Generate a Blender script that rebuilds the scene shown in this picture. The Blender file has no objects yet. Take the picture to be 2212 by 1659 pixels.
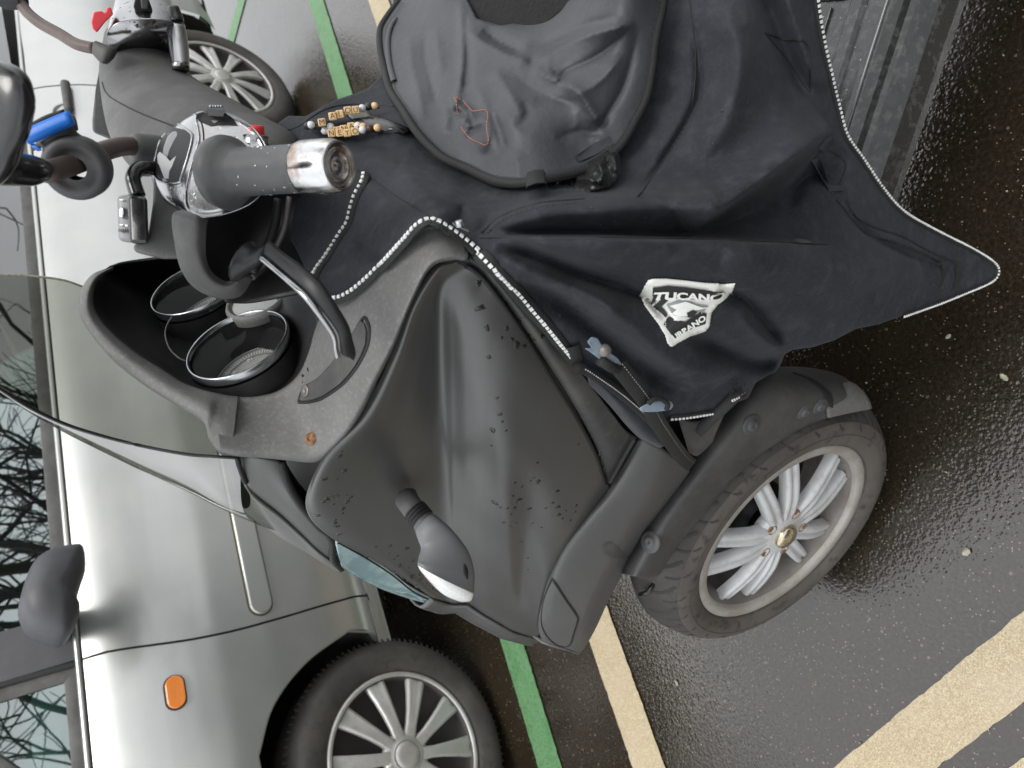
import bpy, bmesh, math, random
import numpy as np
from mathutils import Vector, Matrix, noise
from mathutils.bvhtree import BVHTree
from mathutils.geometry import delaunay_2d_cdt
random.seed(7); RNG = np.random.default_rng(7)
S = bpy.context.scene
# ------------------------------------------------------------------ camera (a phone held sideways, looking down at the scooter)
TH, RO, HC, FP = math.radians(38.45), math.radians(-.36), 1.26, 1597.
w_ = np.array([0, math.cos(TH), -math.sin(TH)]); r_ = np.array([1, 0, 0.]); u_ = np.cross(r_, w_)
CR = math.cos(RO) * r_ + math.sin(RO) * u_; CU = -math.sin(RO) * r_ + math.cos(RO) * u_; CW = w_
CO = np.array([0, 0, HC])
cd = bpy.data.cameras.new('camera'); cam = bpy.data.objects.new('camera', cd); S.collection.objects.link(cam); S.camera = cam
cam.matrix_world = Matrix([[-CU[i], CR[i], -CW[i], CO[i]] for i in range(3)] + [[0, 0, 0, 1]])
cd.sensor_width = 36; cd.lens = FP / 2212 * 36; cd.clip_start = .02; cd.clip_end = 500
cd.dof.use_dof = True; cd.dof.focus_distance = .80; cd.dof.aperture_fstop = 9
# ------------------------------------------------------------------ world: bright overcast
SUN_EL, SUN_AZ = math.radians(72), math.radians(-25)
world = bpy.data.worlds.new('World'); S.world = world; world.use_nodes = True
nt = world.node_tree; nt.nodes.clear()
sky = nt.nodes.new('ShaderNodeTexSky'); sky.sky_type = 'NISHITA'; sky.sun_disc = False
sky.sun_elevation = SUN_EL; sky.sun_rotation = math.radians(90) - SUN_AZ; sky.air_density = 1.2; sky.dust_density = 4; sky.ozone_density = 1
hs = nt.nodes.new('ShaderNodeHueSaturation'); hs.inputs['Saturation'].default_value = .22
geo = nt.nodes.new('ShaderNodeTexCoord'); ns = nt.nodes.new('ShaderNodeTexNoise'); ns.inputs['Scale'].default_value = 2.2; ns.inputs['Detail'].default_value = 4
mp = nt.nodes.new('ShaderNodeMapRange'); mp.inputs[1].default_value = .3; mp.inputs[2].default_value = .7; mp.inputs[3].default_value = .78; mp.inputs[4].default_value = 1.18
mixc = nt.nodes.new('ShaderNodeMix'); mixc.data_type = 'RGBA'; mixc.inputs[0].default_value = .55; mixc.inputs[7].default_value = (9.6, 9.8, 10.0, 1)
mul = nt.nodes.new('ShaderNodeVectorMath'); mul.operation = 'SCALE'
bg = nt.nodes.new('ShaderNodeBackground'); bg.inputs[1].default_value = .14
out = nt.nodes.new('ShaderNodeOutputWorld')
L = nt.links
L.new(sky.outputs[0], hs.inputs['Color']); L.new(hs.outputs[0], mixc.inputs[6])
L.new(geo.outputs['Generated'], ns.inputs['Vector']); L.new(ns.outputs['Fac'], mp.inputs[0])
L.new(mixc.outputs[2], mul.inputs[0]); L.new(mp.outputs[0], mul.inputs['Scale']); L.new(mul.outputs[0], bg.inputs[0]); L.new(bg.outputs[0], out.inputs[0])
sd = bpy.data.lights.new('sun', 'SUN'); sd.energy = 1.2; sd.angle = math.radians(26); sd.color = (1, .98, .94)
sun = bpy.data.objects.new('sun', sd); S.collection.objects.link(sun)
sv = Vector((math.cos(SUN_EL) * math.cos(SUN_AZ), math.cos(SUN_EL) * math.sin(SUN_AZ), math.sin(SUN_EL)))
sun.rotation_euler = sv.to_track_quat('Z', 'Y').to_euler(); sun.location = sv * 20
S.view_settings.view_transform = 'Standard'; S.view_settings.look = 'None'; S.view_settings.gamma = 1; S.view_settings.use_curve_mapping = False
S.view_settings.exposure = 0.74
S.render.engine = 'CYCLES'; S.cycles.max_bounces = 8; S.cycles.transparent_max_bounces = 12
try: S.cycles.use_denoising = True
except Exception: pass

# ------------------------------------------------------------------ materials
MAT = {}
def lin(c): return c if len(c) == 4 else (*c, 1)
def mat(name, col, rough=.5, metal=0, bump=None, var=None, coat=0, sheen=0, spec=.5, rvar=None, trans=0, ior=1.45, bump2=None, marks=None, emit=None):
    m = bpy.data.materials.new(name); m.use_nodes = True; t = m.node_tree; b = t.nodes['Principled BSDF']; l = t.links
    b.inputs['Base Color'].default_value = lin(col); b.inputs['Roughness'].default_value = rough; b.inputs['Metallic'].default_value = metal
    b.inputs['Coat Weight'].default_value = coat; b.inputs['Coat Roughness'].default_value = .08
    b.inputs['Sheen Weight'].default_value = sheen; b.inputs['Sheen Roughness'].default_value = .4
    b.inputs['Specular IOR Level'].default_value = spec; b.inputs['Transmission Weight'].default_value = trans; b.inputs['IOR'].default_value = ior
    tc = t.nodes.new('ShaderNodeNewGeometry')
    def nz(scale, det=4, stretch=None, rot=None):
        n = t.nodes.new('ShaderNodeTexNoise'); n.inputs['Scale'].default_value = scale; n.inputs['Detail'].default_value = det; n.inputs['Roughness'].default_value = .6
        src = tc.outputs['Position']
        if stretch:
            mpp = t.nodes.new('ShaderNodeMapping'); mpp.inputs['Scale'].default_value = stretch
            if rot: mpp.inputs['Rotation'].default_value = rot
            l.new(src, mpp.inputs[0]); src = mpp.outputs[0]
        l.new(src, n.inputs['Vector']); return n.outputs['Fac']
    def rng(f, a, b_, lo, hi):
        r = t.nodes.new('ShaderNodeMapRange'); l.new(f, r.inputs[0])
        for i, v in enumerate((a, b_, lo, hi)): r.inputs[1 + i].default_value = v
        return r.outputs[0]
    colout = None
    def mixin(prev, fac, c2):
        mx = t.nodes.new('ShaderNodeMix'); mx.data_type = 'RGBA'
        if prev is None: mx.inputs[6].default_value = lin(col)
        else: l.new(prev, mx.inputs[6])
        mx.inputs[7].default_value = lin(c2); l.new(fac, mx.inputs[0]); return mx.outputs[2]
    for v in (var or []):                                   # (scale, lo, hi, colour2, amount[, stretch])
        f = rng(nz(v[0], 5, v[5] if len(v) > 5 else None), v[1], v[2], 0, v[4]); colout = mixin(colout, f, v[3])
    for v in (marks or []):                                 # thin streaks: (scale, width, colour, amount, stretch, rot)
        f = nz(v[0], 3, v[4], v[5]); a = rng(f, .5 - v[1], .5, 0, 1); a2 = rng(f, .5, .5 + v[1], 1, 0)
        mm = t.nodes.new('ShaderNodeMath'); mm.operation = 'MINIMUM'; l.new(a, mm.inputs[0]); l.new(a2, mm.inputs[1])
        g = rng(nz(v[0] * .6, 2), .48, .62, 0, v[3]); m2 = t.nodes.new('ShaderNodeMath'); m2.operation = 'MULTIPLY'
        l.new(mm.outputs[0], m2.inputs[0]); l.new(g, m2.inputs[1]); colout = mixin(colout, m2.outputs[0], v[2])
    if colout is not None: l.new(colout, b.inputs['Base Color'])
    if rvar: l.new(rng(nz(rvar[0], 4), .3, .7, rvar[1], rvar[2]), b.inputs['Roughness'])
    last = None
    for bp in (bump, bump2):
        if not bp: continue
        bn = t.nodes.new('ShaderNodeBump'); bn.inputs['Strength'].default_value = bp[1]; bn.inputs['Distance'].default_value = bp[2]
        l.new(nz(bp[0], 4, bp[3] if len(bp) > 3 else None), bn.inputs['Height'])
        if last: l.new(last, bn.inputs['Normal'])
        last = bn.outputs[0]
    if last: l.new(last, b.inputs['Normal'])
    if emit: b.inputs['Emission Color'].default_value = lin(emit); b.inputs['Emission Strength'].default_value = 1
    MAT[name] = m; return m
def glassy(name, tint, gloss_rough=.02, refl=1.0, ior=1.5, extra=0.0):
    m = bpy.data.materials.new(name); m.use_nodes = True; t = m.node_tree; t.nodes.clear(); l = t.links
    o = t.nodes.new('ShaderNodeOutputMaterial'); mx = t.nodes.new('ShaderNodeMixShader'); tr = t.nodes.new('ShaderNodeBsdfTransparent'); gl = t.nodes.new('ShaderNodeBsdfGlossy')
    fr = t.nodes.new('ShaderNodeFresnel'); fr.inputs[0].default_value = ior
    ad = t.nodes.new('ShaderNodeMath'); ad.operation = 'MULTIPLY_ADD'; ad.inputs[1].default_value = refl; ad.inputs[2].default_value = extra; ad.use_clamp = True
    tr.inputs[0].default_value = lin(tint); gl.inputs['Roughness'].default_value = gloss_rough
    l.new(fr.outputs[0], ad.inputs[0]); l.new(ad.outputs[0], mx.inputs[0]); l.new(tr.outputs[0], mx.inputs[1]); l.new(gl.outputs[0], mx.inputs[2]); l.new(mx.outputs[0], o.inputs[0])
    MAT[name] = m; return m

mat('fairing_plastic', (.052, .052, .0505), .38, spec=.9, rvar=(9, .34, .42), var=[(3, .35, .7, (.036, .036, .035), .8)], marks=[(60, .006, (.15, .15, .15), .2, (1, 1, .15), (.5, .4, .2))], bump=(700, .06, .0006))
mat('faded_trim', (.098, .097, .095), .6, bump=(900, .35, .0006), var=[(8, .35, .7, (.14, .138, .135), .7), (260, .5, .75, (.24, .238, .235), .4)], marks=[(90, .006, (.26, .26, .26), .45, (1, .15, 1), (.3, .8, .1))])
mat('matte_trim', (.044, .044, .045), .52, bump=(1100, .4, .0006), var=[(11, .45, .68, (.10, .096, .088), .6), (120, .52, .7, (.09, .088, .084), .4)])
mat('grained_cover', (.075, .074, .073), .6, bump=(700, .7, .0009), var=[(24, .45, .7, (.15, .148, .145), .5)])
mat('bumper_grey', (.078, .078, .078), .5, bump=(900, .3, .0006), var=[(10, .4, .7, (.06, .06, .06), .6), (300, .6, .75, (.13, .13, .125), .4)])
mat('cowl_grey', (.085, .085, .083), .4, spec=.7, bump=(900, .15, .0005))
mat('indicator_grey', (.13, .132, .137), .5, bump=(1200, .15, .0004))
mat('inner_black', (.012, .012, .013), .45, var=[(30, .5, .75, (.03, .029, .028), .5)])
mat('deep_black', (.008, .008, .009), .6)
mat('black_gloss', (.009, .009, .01), .28, rvar=(40, .12, .35), coat=.3)
mat('board_grey', (.02, .021, .021), .25, spec=.8, var=[(90, .52, .6, (.06, .06, .058), .7)], rvar=(50, .12, .35), bump=(200, .06, .001))
mat('board_sheen', (.1, .1, .1), .25, metal=.6)
mat('rubber', (.06, .06, .062), .5, bump=(800, .2, .0005), var=[(25, .4, .7, (.1, .1, .1), .5)])
mat('tyre', (.040, .037, .034), .7, bump=(260, .35, .0012), var=[(9, .4, .65, (.075, .067, .058), .75), (45, .52, .7, (.022, .022, .022), .6)])
mat('rim_lip', (.36, .345, .32), .5, metal=.2, var=[(14, .42, .66, (.24, .21, .18), .7), (200, .5, .7, (.2, .18, .16), .4)], bump=(300, .2, .0008))
mat('tyre_dusty', (.088, .078, .068), .8, var=[(12, .4, .65, (.06, .054, .048), .8), (50, .55, .68, (.02, .02, .02), .7)], bump=(300, .3, .001))
mat('tyre_groove', (.034, .033, .031), .8)
mat('chrome', (.82, .82, .82), .09, metal=1, rvar=(30, .05, .2))
mat('satin_chrome', (.33, .33, .335), .2, metal=1, rvar=(60, .12, .26), var=[(50, .6, .75, (.28, .25, .22), .5)])
mat('worn_chrome', (.6, .6, .6), .2, metal=1, rvar=(50, .12, .34), var=[(45, .5, .68, (.28, .17, .10), .85)])
mat('bezel_silver', (.36, .37, .38), .25, metal=1)
mat('rim_silver', (.56, .58, .59), .45, metal=.2, var=[(12, .45, .7, (.3, .27, .25), .55), (90, .55, .75, (.25, .22, .2), .4)], bump=(300, .1, .0006))
mat('rim_dirty', (.2, .185, .17), .55, metal=.2, var=[(20, .4, .65, (.13, .11, .095), .8)], bump=(300, .2, .0008))
mat('gold_cap', (.62, .56, .42), .22, metal=1, var=[(60, .45, .6, (.35, .27, .16), .6)])
mat('rust', (.12, .055, .028), .8, var=[(300, .4, .6, (.3, .16, .07), .7)])
mat('dirty_steel', (.17, .16, .15), .5, metal=.6)
mat('fabric', (.0175, .0190, .0245), .8, sheen=.05, bump=(700, .55, .0010, (1, 1, .25)), bump2=(45, .25, .004), var=[(7, .35, .65, (.032, .035, .043), .8), (60, .5, .72, (.055, .058, .064), .5), (260, .5, .7, (.042, .045, .052), .5)], spec=.25)
mat('fabric_fold', (.026, .027, .033), .75, sheen=.08, bump=(1400, .5, .0008), var=[(12, .35, .65, (.06, .062, .07), .8)], spec=.3)
mat('bib_nylon', (.034, .036, .042), .5, sheen=.03, bump=(70, .35, .003), bump2=(900, .3, .0006), var=[(9, .4, .65, (.05, .053, .06), .7), (300, .5, .7, (.06, .063, .07), .35)])
mat('trim_tape', (.014, .014, .014), .7, bump=(900, .6, .001))
mat('glossy_bag', (.02, .02, .02), .2, bump=(80, .6, .006))
mat('fleece', (.012, .012, .012), .95, bump=(200, 1, .006))
mat('reflective_white', (.75, .76, .75), .4)
mat('stitch_white', (.5, .5, .48), .7)
mat('stitch_orange', (.55, .2, .12), .7)
mat('label_white', (.85, .85, .8), .55, bump=(300, .3, .001))
mat('label_black', (.03, .03, .032), .6)
mat('label_grey', (.3, .3, .3), .6)
mat('buckle_blue', (.17, .22, .28), .5, var=[(60, .4, .7, (.3, .36, .42), .6)])
mat('red_plastic', (.62, .03, .035), .35)
mat('pink_red', (.8, .07, .09), .4)
mat('blue_plastic', (.01, .16, .62), .35)
mat('stem_brown', (.085, .06, .052), .45, var=[(40, .4, .7, (.14, .11, .1), .6)])
mat('key_light', (.3, .3, .305), .3)
mat('lever_black', (.014, .014, .015), .42, spec=.4, rvar=(40, .3, .5))
mat('grommet', (.02, .035, .035), .5)
mat('key_grey', (.2, .205, .21), .35)
mat('bead_wood', (.62, .42, .2), .5, var=[(160, .4, .65, (.72, .55, .32), .7)])
mat('bead_white', (.62, .62, .66), .35)
mat('bead_black', (.03, .032, .034), .35)
mat('bead_brown', (.06, .025, .018), .3)
mat('letter_ink', (.08, .05, .035), .7)
mat('car_silver', (.40, .41, .40), .34, metal=.75, coat=.55, rvar=(6, .3, .38), var=[(5, .42, .7, (.5, .49, .46), .5), (160, .62, .8, (.33, .32, .29), .35)])
mat('car_seam', (.012, .012, .012), .7)
mat('car_rubber', (.05, .049, .048), .55, var=[(20, .4, .7, (.11, .108, .1), .6)])
mat('car_grey_plastic', (.05, .05, .055), .5, var=[(20, .4, .7, (.07, .07, .075), .6)])
mat('underbody', (.02, .018, .017), .9)
mat('moss', (.07, .06, .02), .9)
mat('hubcap_silver', (.5, .5, .48), .38, metal=.45, var=[(10, .4, .65, (.36, .345, .32), .7), (80, .6, .75, (.2, .18, .16), .6)])
mat('hubcap_back', (.05, .045, .04), .7)  # dark brown rim surface that shows in the gaps between the hubcap spokes
mat('amber', (.55, .15, .005), .15, coat=1)
mat('paper', (.6, .72, .68), .8)
mat('car_interior', (.03, .035, .036), .8)
mat('dash_plastic', (.07, .09, .09), .8)
mat('lens_teal', (.22, .36, .39), .08, coat=1, var=[(25, .42, .6, (.5, .66, .66), .7, (1, .15, 1))], metal=.35)
mat('lens_clear', (.85, .85, .84), .2, coat=1, bump=(400, .4, .002, (1, .2, 1)))
mat('gauge_face', (.16, .16, .16), .45)
mat('gauge_grey', (.34, .345, .34), .4)
mat('green_paint', (.10, .215, .10), .5, bump=(300, .6, .002), var=[(22, .45, .65, (.06, .17, .06), .7), (170, .5, .66, (.035, .07, .03), .7), (260, .6, .75, (.24, .4, .2), .5)])
mat('cream_paint', (.46, .39, .26), .55, bump=(260, .6, .002), var=[(430, .42, .6, (.22, .17, .10), .85), (90, .45, .65, (.3, .24, .16), .5), (9, .45, .7, (.42, .35, .25), .6), (400, .58, .7, (.68, .62, .48), .5)])
mat('leaf_straw', (.55, .4, .18), .7); mat('leaf_pale', (.36, .35, .28), .6, var=[(300, .4, .6, (.2, .18, .12), .7)]); mat('leaf_red', (.12, .04, .035), .35); mat('orange_bit', (.75, .3, .08), .6)
mat('gravel', (.2, .165, .12), .6, var=[(40, .4, .6, (.38, .34, .29), .8)])
mat('bark', (.06, .052, .045), .9); mat('hedge', (.03, .06, .022), .8)
mat('facade', (.38, .35, .3), .8, var=[(1, .4, .6, (.3, .28, .25), .6)])
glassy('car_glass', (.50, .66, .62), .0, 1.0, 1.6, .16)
glassy('tint_screen', (.45, .46, .42), .02, .35, 1.45, 0.0)
glassy('gauge_glass', (.9, .9, .9), .03, .15, 1.45, .0)
mw = mat('water_drop', (1, 1, 1), .03, trans=1, ior=1.33)

def ground_mat():
    m = bpy.data.materials.new('wet_asphalt'); m.use_nodes = True; t = m.node_tree; b = t.nodes['Principled BSDF']; l = t.links; N = t.nodes.new
    g = N('ShaderNodeNewGeometry')
    def noi(s, d=5, r=.6):
        n = N('ShaderNodeTexNoise'); n.inputs['Scale'].default_value = s; n.inputs['Detail'].default_value = d; n.inputs['Roughness'].default_value = r; l.new(g.outputs['Position'], n.inputs['Vector']); return n.outputs['Fac']
    def vor(s, feat='F1'):
        n = N('ShaderNodeTexVoronoi'); n.feature = feat; n.inputs['Scale'].default_value = s; l.new(g.outputs['Position'], n.inputs['Vector']); return n
    def rng(f, a, b_, lo, hi):
        r = N('ShaderNodeMapRange'); l.new(f, r.inputs[0])
        for i, v in enumerate((a, b_, lo, hi)): r.inputs[1 + i].default_value = v
        return r.outputs[0]
    def mix(f, a, c):
        x = N('ShaderNodeMix'); x.data_type = 'RGBA'; l.new(f, x.inputs[0])
        if isinstance(a, tuple): x.inputs[6].default_value = (*a, 1)
        else: l.new(a, x.inputs[6])
        if isinstance(c, tuple): x.inputs[7].default_value = (*c, 1)
        else: l.new(c, x.inputs[7])
        return x.outputs[2]
    def math_(op, a, c):
        x = N('ShaderNodeMath'); x.operation = op
        for i, v in enumerate((a, c)):
            if isinstance(v, (int, float)): x.inputs[i].default_value = v
            else: l.new(v, x.inputs[i])
        return x.outputs[0]
    base = mix(rng(noi(5), .35, .65, 0, 1), (.011, .008, .0045), (.019, .014, .009))
    base = mix(rng(noi(160, 4), .45, .7, 0, .8), base, (.036, .029, .019))
    v = vor(210); rs = N('ShaderNodeSeparateColor'); l.new(v.outputs['Color'], rs.inputs[0])
    fle = math_('MULTIPLY', math_('GREATER_THAN', rs.outputs[0], .88), math_('LESS_THAN', v.outputs['Distance'], .25))
    base = mix(fle, base, (.17, .135, .09))
    v2 = vor(95); rs2 = N('ShaderNodeSeparateColor'); l.new(v2.outputs['Color'], rs2.inputs[0])
    fl2 = math_('MULTIPLY', math_('GREATER_THAN', rs2.outputs[1], .965), math_('LESS_THAN', v2.outputs['Distance'], .25))
    base = mix(fl2, base, (.10, .08, .055))
    l.new(base, b.inputs['Base Color'])
    l.new(rng(noi(3.5, 3), .4, .62, .05, .17), b.inputs['Roughness'])
    b.inputs['IOR'].default_value = 1.5; b.inputs['Specular IOR Level'].default_value = 1.0
    bn = N('ShaderNodeBump'); bn.inputs['Strength'].default_value = .25; bn.inputs['Distance'].default_value = .003
    hh = math_('ADD', math_('MULTIPLY', noi(130, 3, .5), 1.0), math_('MULTIPLY', rng(vor(150).outputs['Distance'], 0, .5, 0, 1), .45))
    l.new(math_('ADD', hh, math_('MULTIPLY', noi(18, 3), .7)), bn.inputs['Height']); l.new(bn.outputs[0], b.inputs['Normal'])
    MAT['wet_asphalt'] = m
ground_mat()

# ------------------------------------------------------------------ object helpers
ORG = {}
def tag(o, label=None, category=None, group=None, kind=None):
    for k, v in (('label', label), ('category', category), ('group', group), ('kind', kind)):
        if v: o[k] = v
    return o
def empty(name, loc, label, category, group=None):
    o = bpy.data.objects.new(name, None); S.collection.objects.link(o); o.location = loc; o.empty_display_size = .1
    ORG[o] = np.array(loc, float); return tag(o, label, category, group)
def mk(name, V, F, m, parent=None, smooth=True, solid=0, bevel=0, bseg=2, sub=0, origin=None, solid_off=-1):
    V = np.asarray(V, float)
    og = ORG[parent] if parent is not None else (np.array(origin, float) if origin is not None else np.zeros(3))
    me = bpy.data.meshes.new(name); me.from_pydata((V - og).tolist(), [], [list(map(int, f)) for f in F]); me.update()
    me.materials.append(MAT[m] if isinstance(m, str) else m)
    if smooth: me.polygons.foreach_set('use_smooth', [True] * len(me.polygons))
    o = bpy.data.objects.new(name, me); S.collection.objects.link(o); ORG[o] = og
    if parent is not None: o.parent = parent
    else: o.location = og
    if solid: md = o.modifiers.new('s', 'SOLIDIFY'); md.thickness = solid; md.offset = solid_off
    if bevel: md = o.modifiers.new('b', 'BEVEL'); md.width = bevel; md.segments = bseg; md.limit_method = 'ANGLE'; md.angle_limit = math.radians(35)
    if sub: md = o.modifiers.new('u', 'SUBSURF'); md.levels = sub; md.render_levels = sub
    if bevel and smooth: md = o.modifiers.new('w', 'WEIGHTED_NORMAL'); md.keep_sharp = False
    return o
def nrm(v): v = np.asarray(v, float); return v / (np.linalg.norm(v) + 1e-12)
class MB:
    def __init__(s): s.V = []; s.F = []
    def add(s, V, F):
        b = len(s.V); s.V += [tuple(v) for v in np.asarray(V, float)]; s.F += [[i + b for i in f] for f in F]
    def build(s, name, m, parent=None, **k): return mk(name, s.V, s.F, m, parent, **k)
def grid_faces(n, m, closed_u=False, closed_v=False, flip=False):
    F = []
    for i in range(n if closed_u else n - 1):
        for j in range(m if closed_v else m - 1):
            a, b, c, d = i * m + j, i * m + (j + 1) % m, ((i + 1) % n) * m + (j + 1) % m, ((i + 1) % n) * m + j
            F.append((a, d, c, b) if flip else (a, b, c, d))
    return F
def catmull(P, n, closed=False):
    P = np.asarray(P, float); k = len(P)
    if closed: Q = np.concatenate([P[-1:], P, P[:2]]); seg = k
    else: Q = np.concatenate([2 * P[:1] - P[1:2], P, 2 * P[-1:] - P[-2:-1]]); seg = k - 1
    ts = np.linspace(0, seg, n, endpoint=not closed); i = np.minimum(ts.astype(int), seg - 1); u = (ts - i).reshape((-1,) + (1,) * (P.ndim - 1))
    a, b, c, d = Q[i], Q[i + 1], Q[i + 2], Q[i + 3]
    return .5 * (2 * b + (c - a) * u + (2 * a - 5 * b + 4 * c - d) * u ** 2 + (3 * b - a - 3 * c + d) * u ** 3)
def resample(P, step):
    P = np.asarray(P, float); d = np.r_[0, np.cumsum(np.linalg.norm(np.diff(P, axis=0), axis=1))]; n = max(2, int(d[-1] / step) + 1)
    t = np.linspace(0, d[-1], n); return np.stack([np.interp(t, d, P[:, k]) for k in range(P.shape[1])], 1)

# photo-measured directions -> places in the scene
def rays(P):
    P = np.atleast_2d(np.asarray(P, float)); return CW + (1106 - P[:, :1]) / FP * CU + (829.5 - P[:, 1:2]) / FP * CR
def depth(px, py, z): return CO + rays([(px, py)])[0] * z
def plane_hit(P, p0, n): d = rays(P); return CO + d * (((p0 - CO) @ n) / (d @ n))[:, None]
def ground(P, z=0.): return plane_hit(P, np.array([0, 0, z]), np.array([0, 0, 1.]))
# scooter frame: forward, left (towards the camera), up, with its parked lean of 5 degrees
A_ = math.radians(153); LE = math.radians(5)
SF = np.array([math.cos(A_), math.sin(A_), 0]); n0 = np.array([-math.sin(A_), math.cos(A_), 0]); z0 = np.array([0, 0, 1.])
SN = n0 * math.cos(LE) + z0 * math.sin(LE); SZ = z0 * math.cos(LE) - n0 * math.sin(LE)
SG = np.array([-.236, .643, .225]) - .245 * SN - .2 * SZ
def W(P):
    """(px, py, lateral) -> world"""
    P = np.atleast_2d(np.asarray(P, float)); d = rays(P[:, :2]); t = ((SG - CO) @ SN + P[:, 2]) / (d @ SN); t = np.where(P[:, 2] <= -1, -P[:, 2] - 1, t); return CO + d * t[:, None]
def loc(f, l, z): return SG + f * SF + l * SN + z * SZ

def facing(V, F):
    V = np.asarray(V, float); t = 0.
    for f in F[::max(1, len(F) // 400)]: a, b, c = V[f[0]], V[f[1]], V[f[2]]; n = np.cross(b - a, c - a); t += (n @ (CO - a)) / (np.linalg.norm(CO - a) + 1e-9)
    return F if t > 0 else [tuple(f)[::-1] for f in F]
def patch(rows, n, m, name, mt, parent, closed=False, solid=.003, **k):
    """rows of (px,py,lat) -> smooth sheet"""
    R = np.array([W(r) for r in rows]); R = catmull(R, n); R = np.array([catmull(r, m, closed) for r in R])
    V = R.reshape(-1, 3); F = facing(V, grid_faces(n, m, False, closed))
    o = mk(name, V, F, mt, parent, solid=solid, **k); o['_'] = 0; del o['_']
    return o, BVHTree.FromPolygons([tuple(v) for v in V], F)
def silh(secs, name, mt, parent, n=24, m=20, k=1.0, caps=True, power=2.0, lath=False, **kw):
    """sections [(left px,py), (right px,py), lateral or -depth] as the seen edges of a rounded solid"""
    rings = []
    for s in secs:
        (ax, ay), (bx, by), l = s[:3]; kk = s[3] if len(s) > 3 else k
        if l <= -1: a, b = depth(ax, ay, -l - 1), depth(bx, by, -l - 1)
        else: a, b = W([(ax, ay, l), (bx, by, l)])
        rings.append((a, b, kk))
    A = catmull([r[0] for r in rings], n); B = catmull([r[1] for r in rings], n); K = catmull([[r[2]] for r in rings], n)[:, 0]
    C = (A + B) / 2; T = np.gradient(C, axis=0); V = []
    for i in range(n):
        h = (A[i] - B[i]) / 2; view = nrm(CO - C[i]); q = np.cross(h, T[i]); q = nrm(q)
        if q @ view < 0: q = -q
        q = nrm(q * .6 + view * .4); q = nrm(q - (q @ nrm(h)) * nrm(h)); rr = np.linalg.norm(h) * K[i]
        for j in range(m):
            a = 2 * math.pi * j / m; c, s_ = math.cos(a), math.sin(a); e = 2 / power
            V.append(C[i] + h * math.copysign(abs(c) ** e, c) + q * rr * math.copysign(abs(s_) ** e, s_))
    F = grid_faces(n, m, False, True)
    if caps: F += [list(range(m))[::-1], [(n - 1) * m + j for j in range(m)]]
    o = mk(name, V, F, mt, parent, **kw); return o, BVHTree.FromPolygons([tuple(v) for v in V], F)
def tube(P, r, name=None, mt=None, parent=None, m=10, mb=None, caps=True, **kw):
    P = np.asarray(P, float); n = len(P); T = np.gradient(P, axis=0); V = []; up = np.array([.3, .2, .93])
    rr = r if hasattr(r, '__len__') else [r] * n
    for i in range(n):
        t = nrm(T[i]); a = nrm(np.cross(t, up)); b = np.cross(t, a)
        for j in range(m): an = 2 * math.pi * j / m; V.append(P[i] + rr[i] * (math.cos(an) * a + math.sin(an) * b))
    F = grid_faces(n, m, False, True)
    if caps: F += [list(range(m))[::-1], [(n - 1) * m + j for j in range(m)]]
    if mb is not None: mb.add(V, F); return
    return mk(name, V, F, mt, parent, **kw)
def frame(axis, up=(0, 0, 1.)):
    a = nrm(axis); x = nrm(np.cross(up, a)); return x, np.cross(a, x), a
def lathe(C, axis, prof, name, mt, parent=None, seg=48, mb=None, closed=False, **kw):
    x, y, a = frame(axis); C = np.asarray(C, float); V = []
    for r, h in prof:
        for j in range(seg): t = 2 * math.pi * j / seg; V.append(C + a * h + r * (math.cos(t) * x + math.sin(t) * y))
    F = grid_faces(len(prof), seg, closed, True)
    if mb is not None: mb.add(V, F); return
    return mk(name, V, F, mt, parent, **kw)
def box(mb, c, ax, ay, az):
    c, ax, ay, az = map(lambda v: np.asarray(v, float), (c, ax, ay, az))
    V = [c + i * ax + j * ay + k * az for i in (-1, 1) for j in (-1, 1) for k in (-1, 1)]
    mb.add(V, [(0, 1, 3, 2), (4, 6, 7, 5), (0, 4, 5, 1), (2, 3, 7, 6), (0, 2, 6, 4), (1, 5, 7, 3)])
def prism(P, ext, name, mt, parent, bevel=.002, smooth=True, **kw):
    P = np.asarray(P, float); n = len(P); V = np.concatenate([P, P + ext]); F = [list(range(n))[::-1], list(range(n, 2 * n))] + [(i, (i + 1) % n, (i + 1) % n + n, i + n) for i in range(n)]
    return mk(name, V, F, mt, parent, bevel=bevel, smooth=smooth, **kw)
def loft(rings, name, mt, parent, m=40, n=None, **kw):
    R = np.array([catmull(r, m, True) for r in rings]); n = n or len(rings) * 4; R = catmull(R, n); F = grid_faces(n, m, False, True) + [list(range(m))[::-1], [(n - 1) * m + j for j in range(m)]]
    V = R.reshape(-1, 3); o = mk(name, V, F, mt, parent, **kw); return o, BVHTree.FromPolygons([tuple(v) for v in V], F)
def lay(bvh, P, off=.001):
    """rest measured points on a built surface"""
    C, Nn = [], []
    last = None
    for d in rays(P):
        h = bvh.ray_cast(Vector(CO), Vector(d))
        if h[0] is not None: last = np.linalg.norm(np.array(h[0]) - CO) / np.linalg.norm(d); break
    for d in rays(P):
        h = bvh.ray_cast(Vector(CO), Vector(d))
        if h[0] is None:
            c = CO + d * (last if last else 1.0); q = bvh.find_nearest(Vector(c)); c, nn = np.array(q[0]), np.array(q[1])
        else:
            c, nn = np.array(h[0]), np.array(h[1]); last = np.linalg.norm(c - CO) / np.linalg.norm(d)
        if nn @ (CO - c) < 0: nn = -nn
        C.append(c + nn * off); Nn.append(nn)
    return np.array(C), np.array(Nn)
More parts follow.
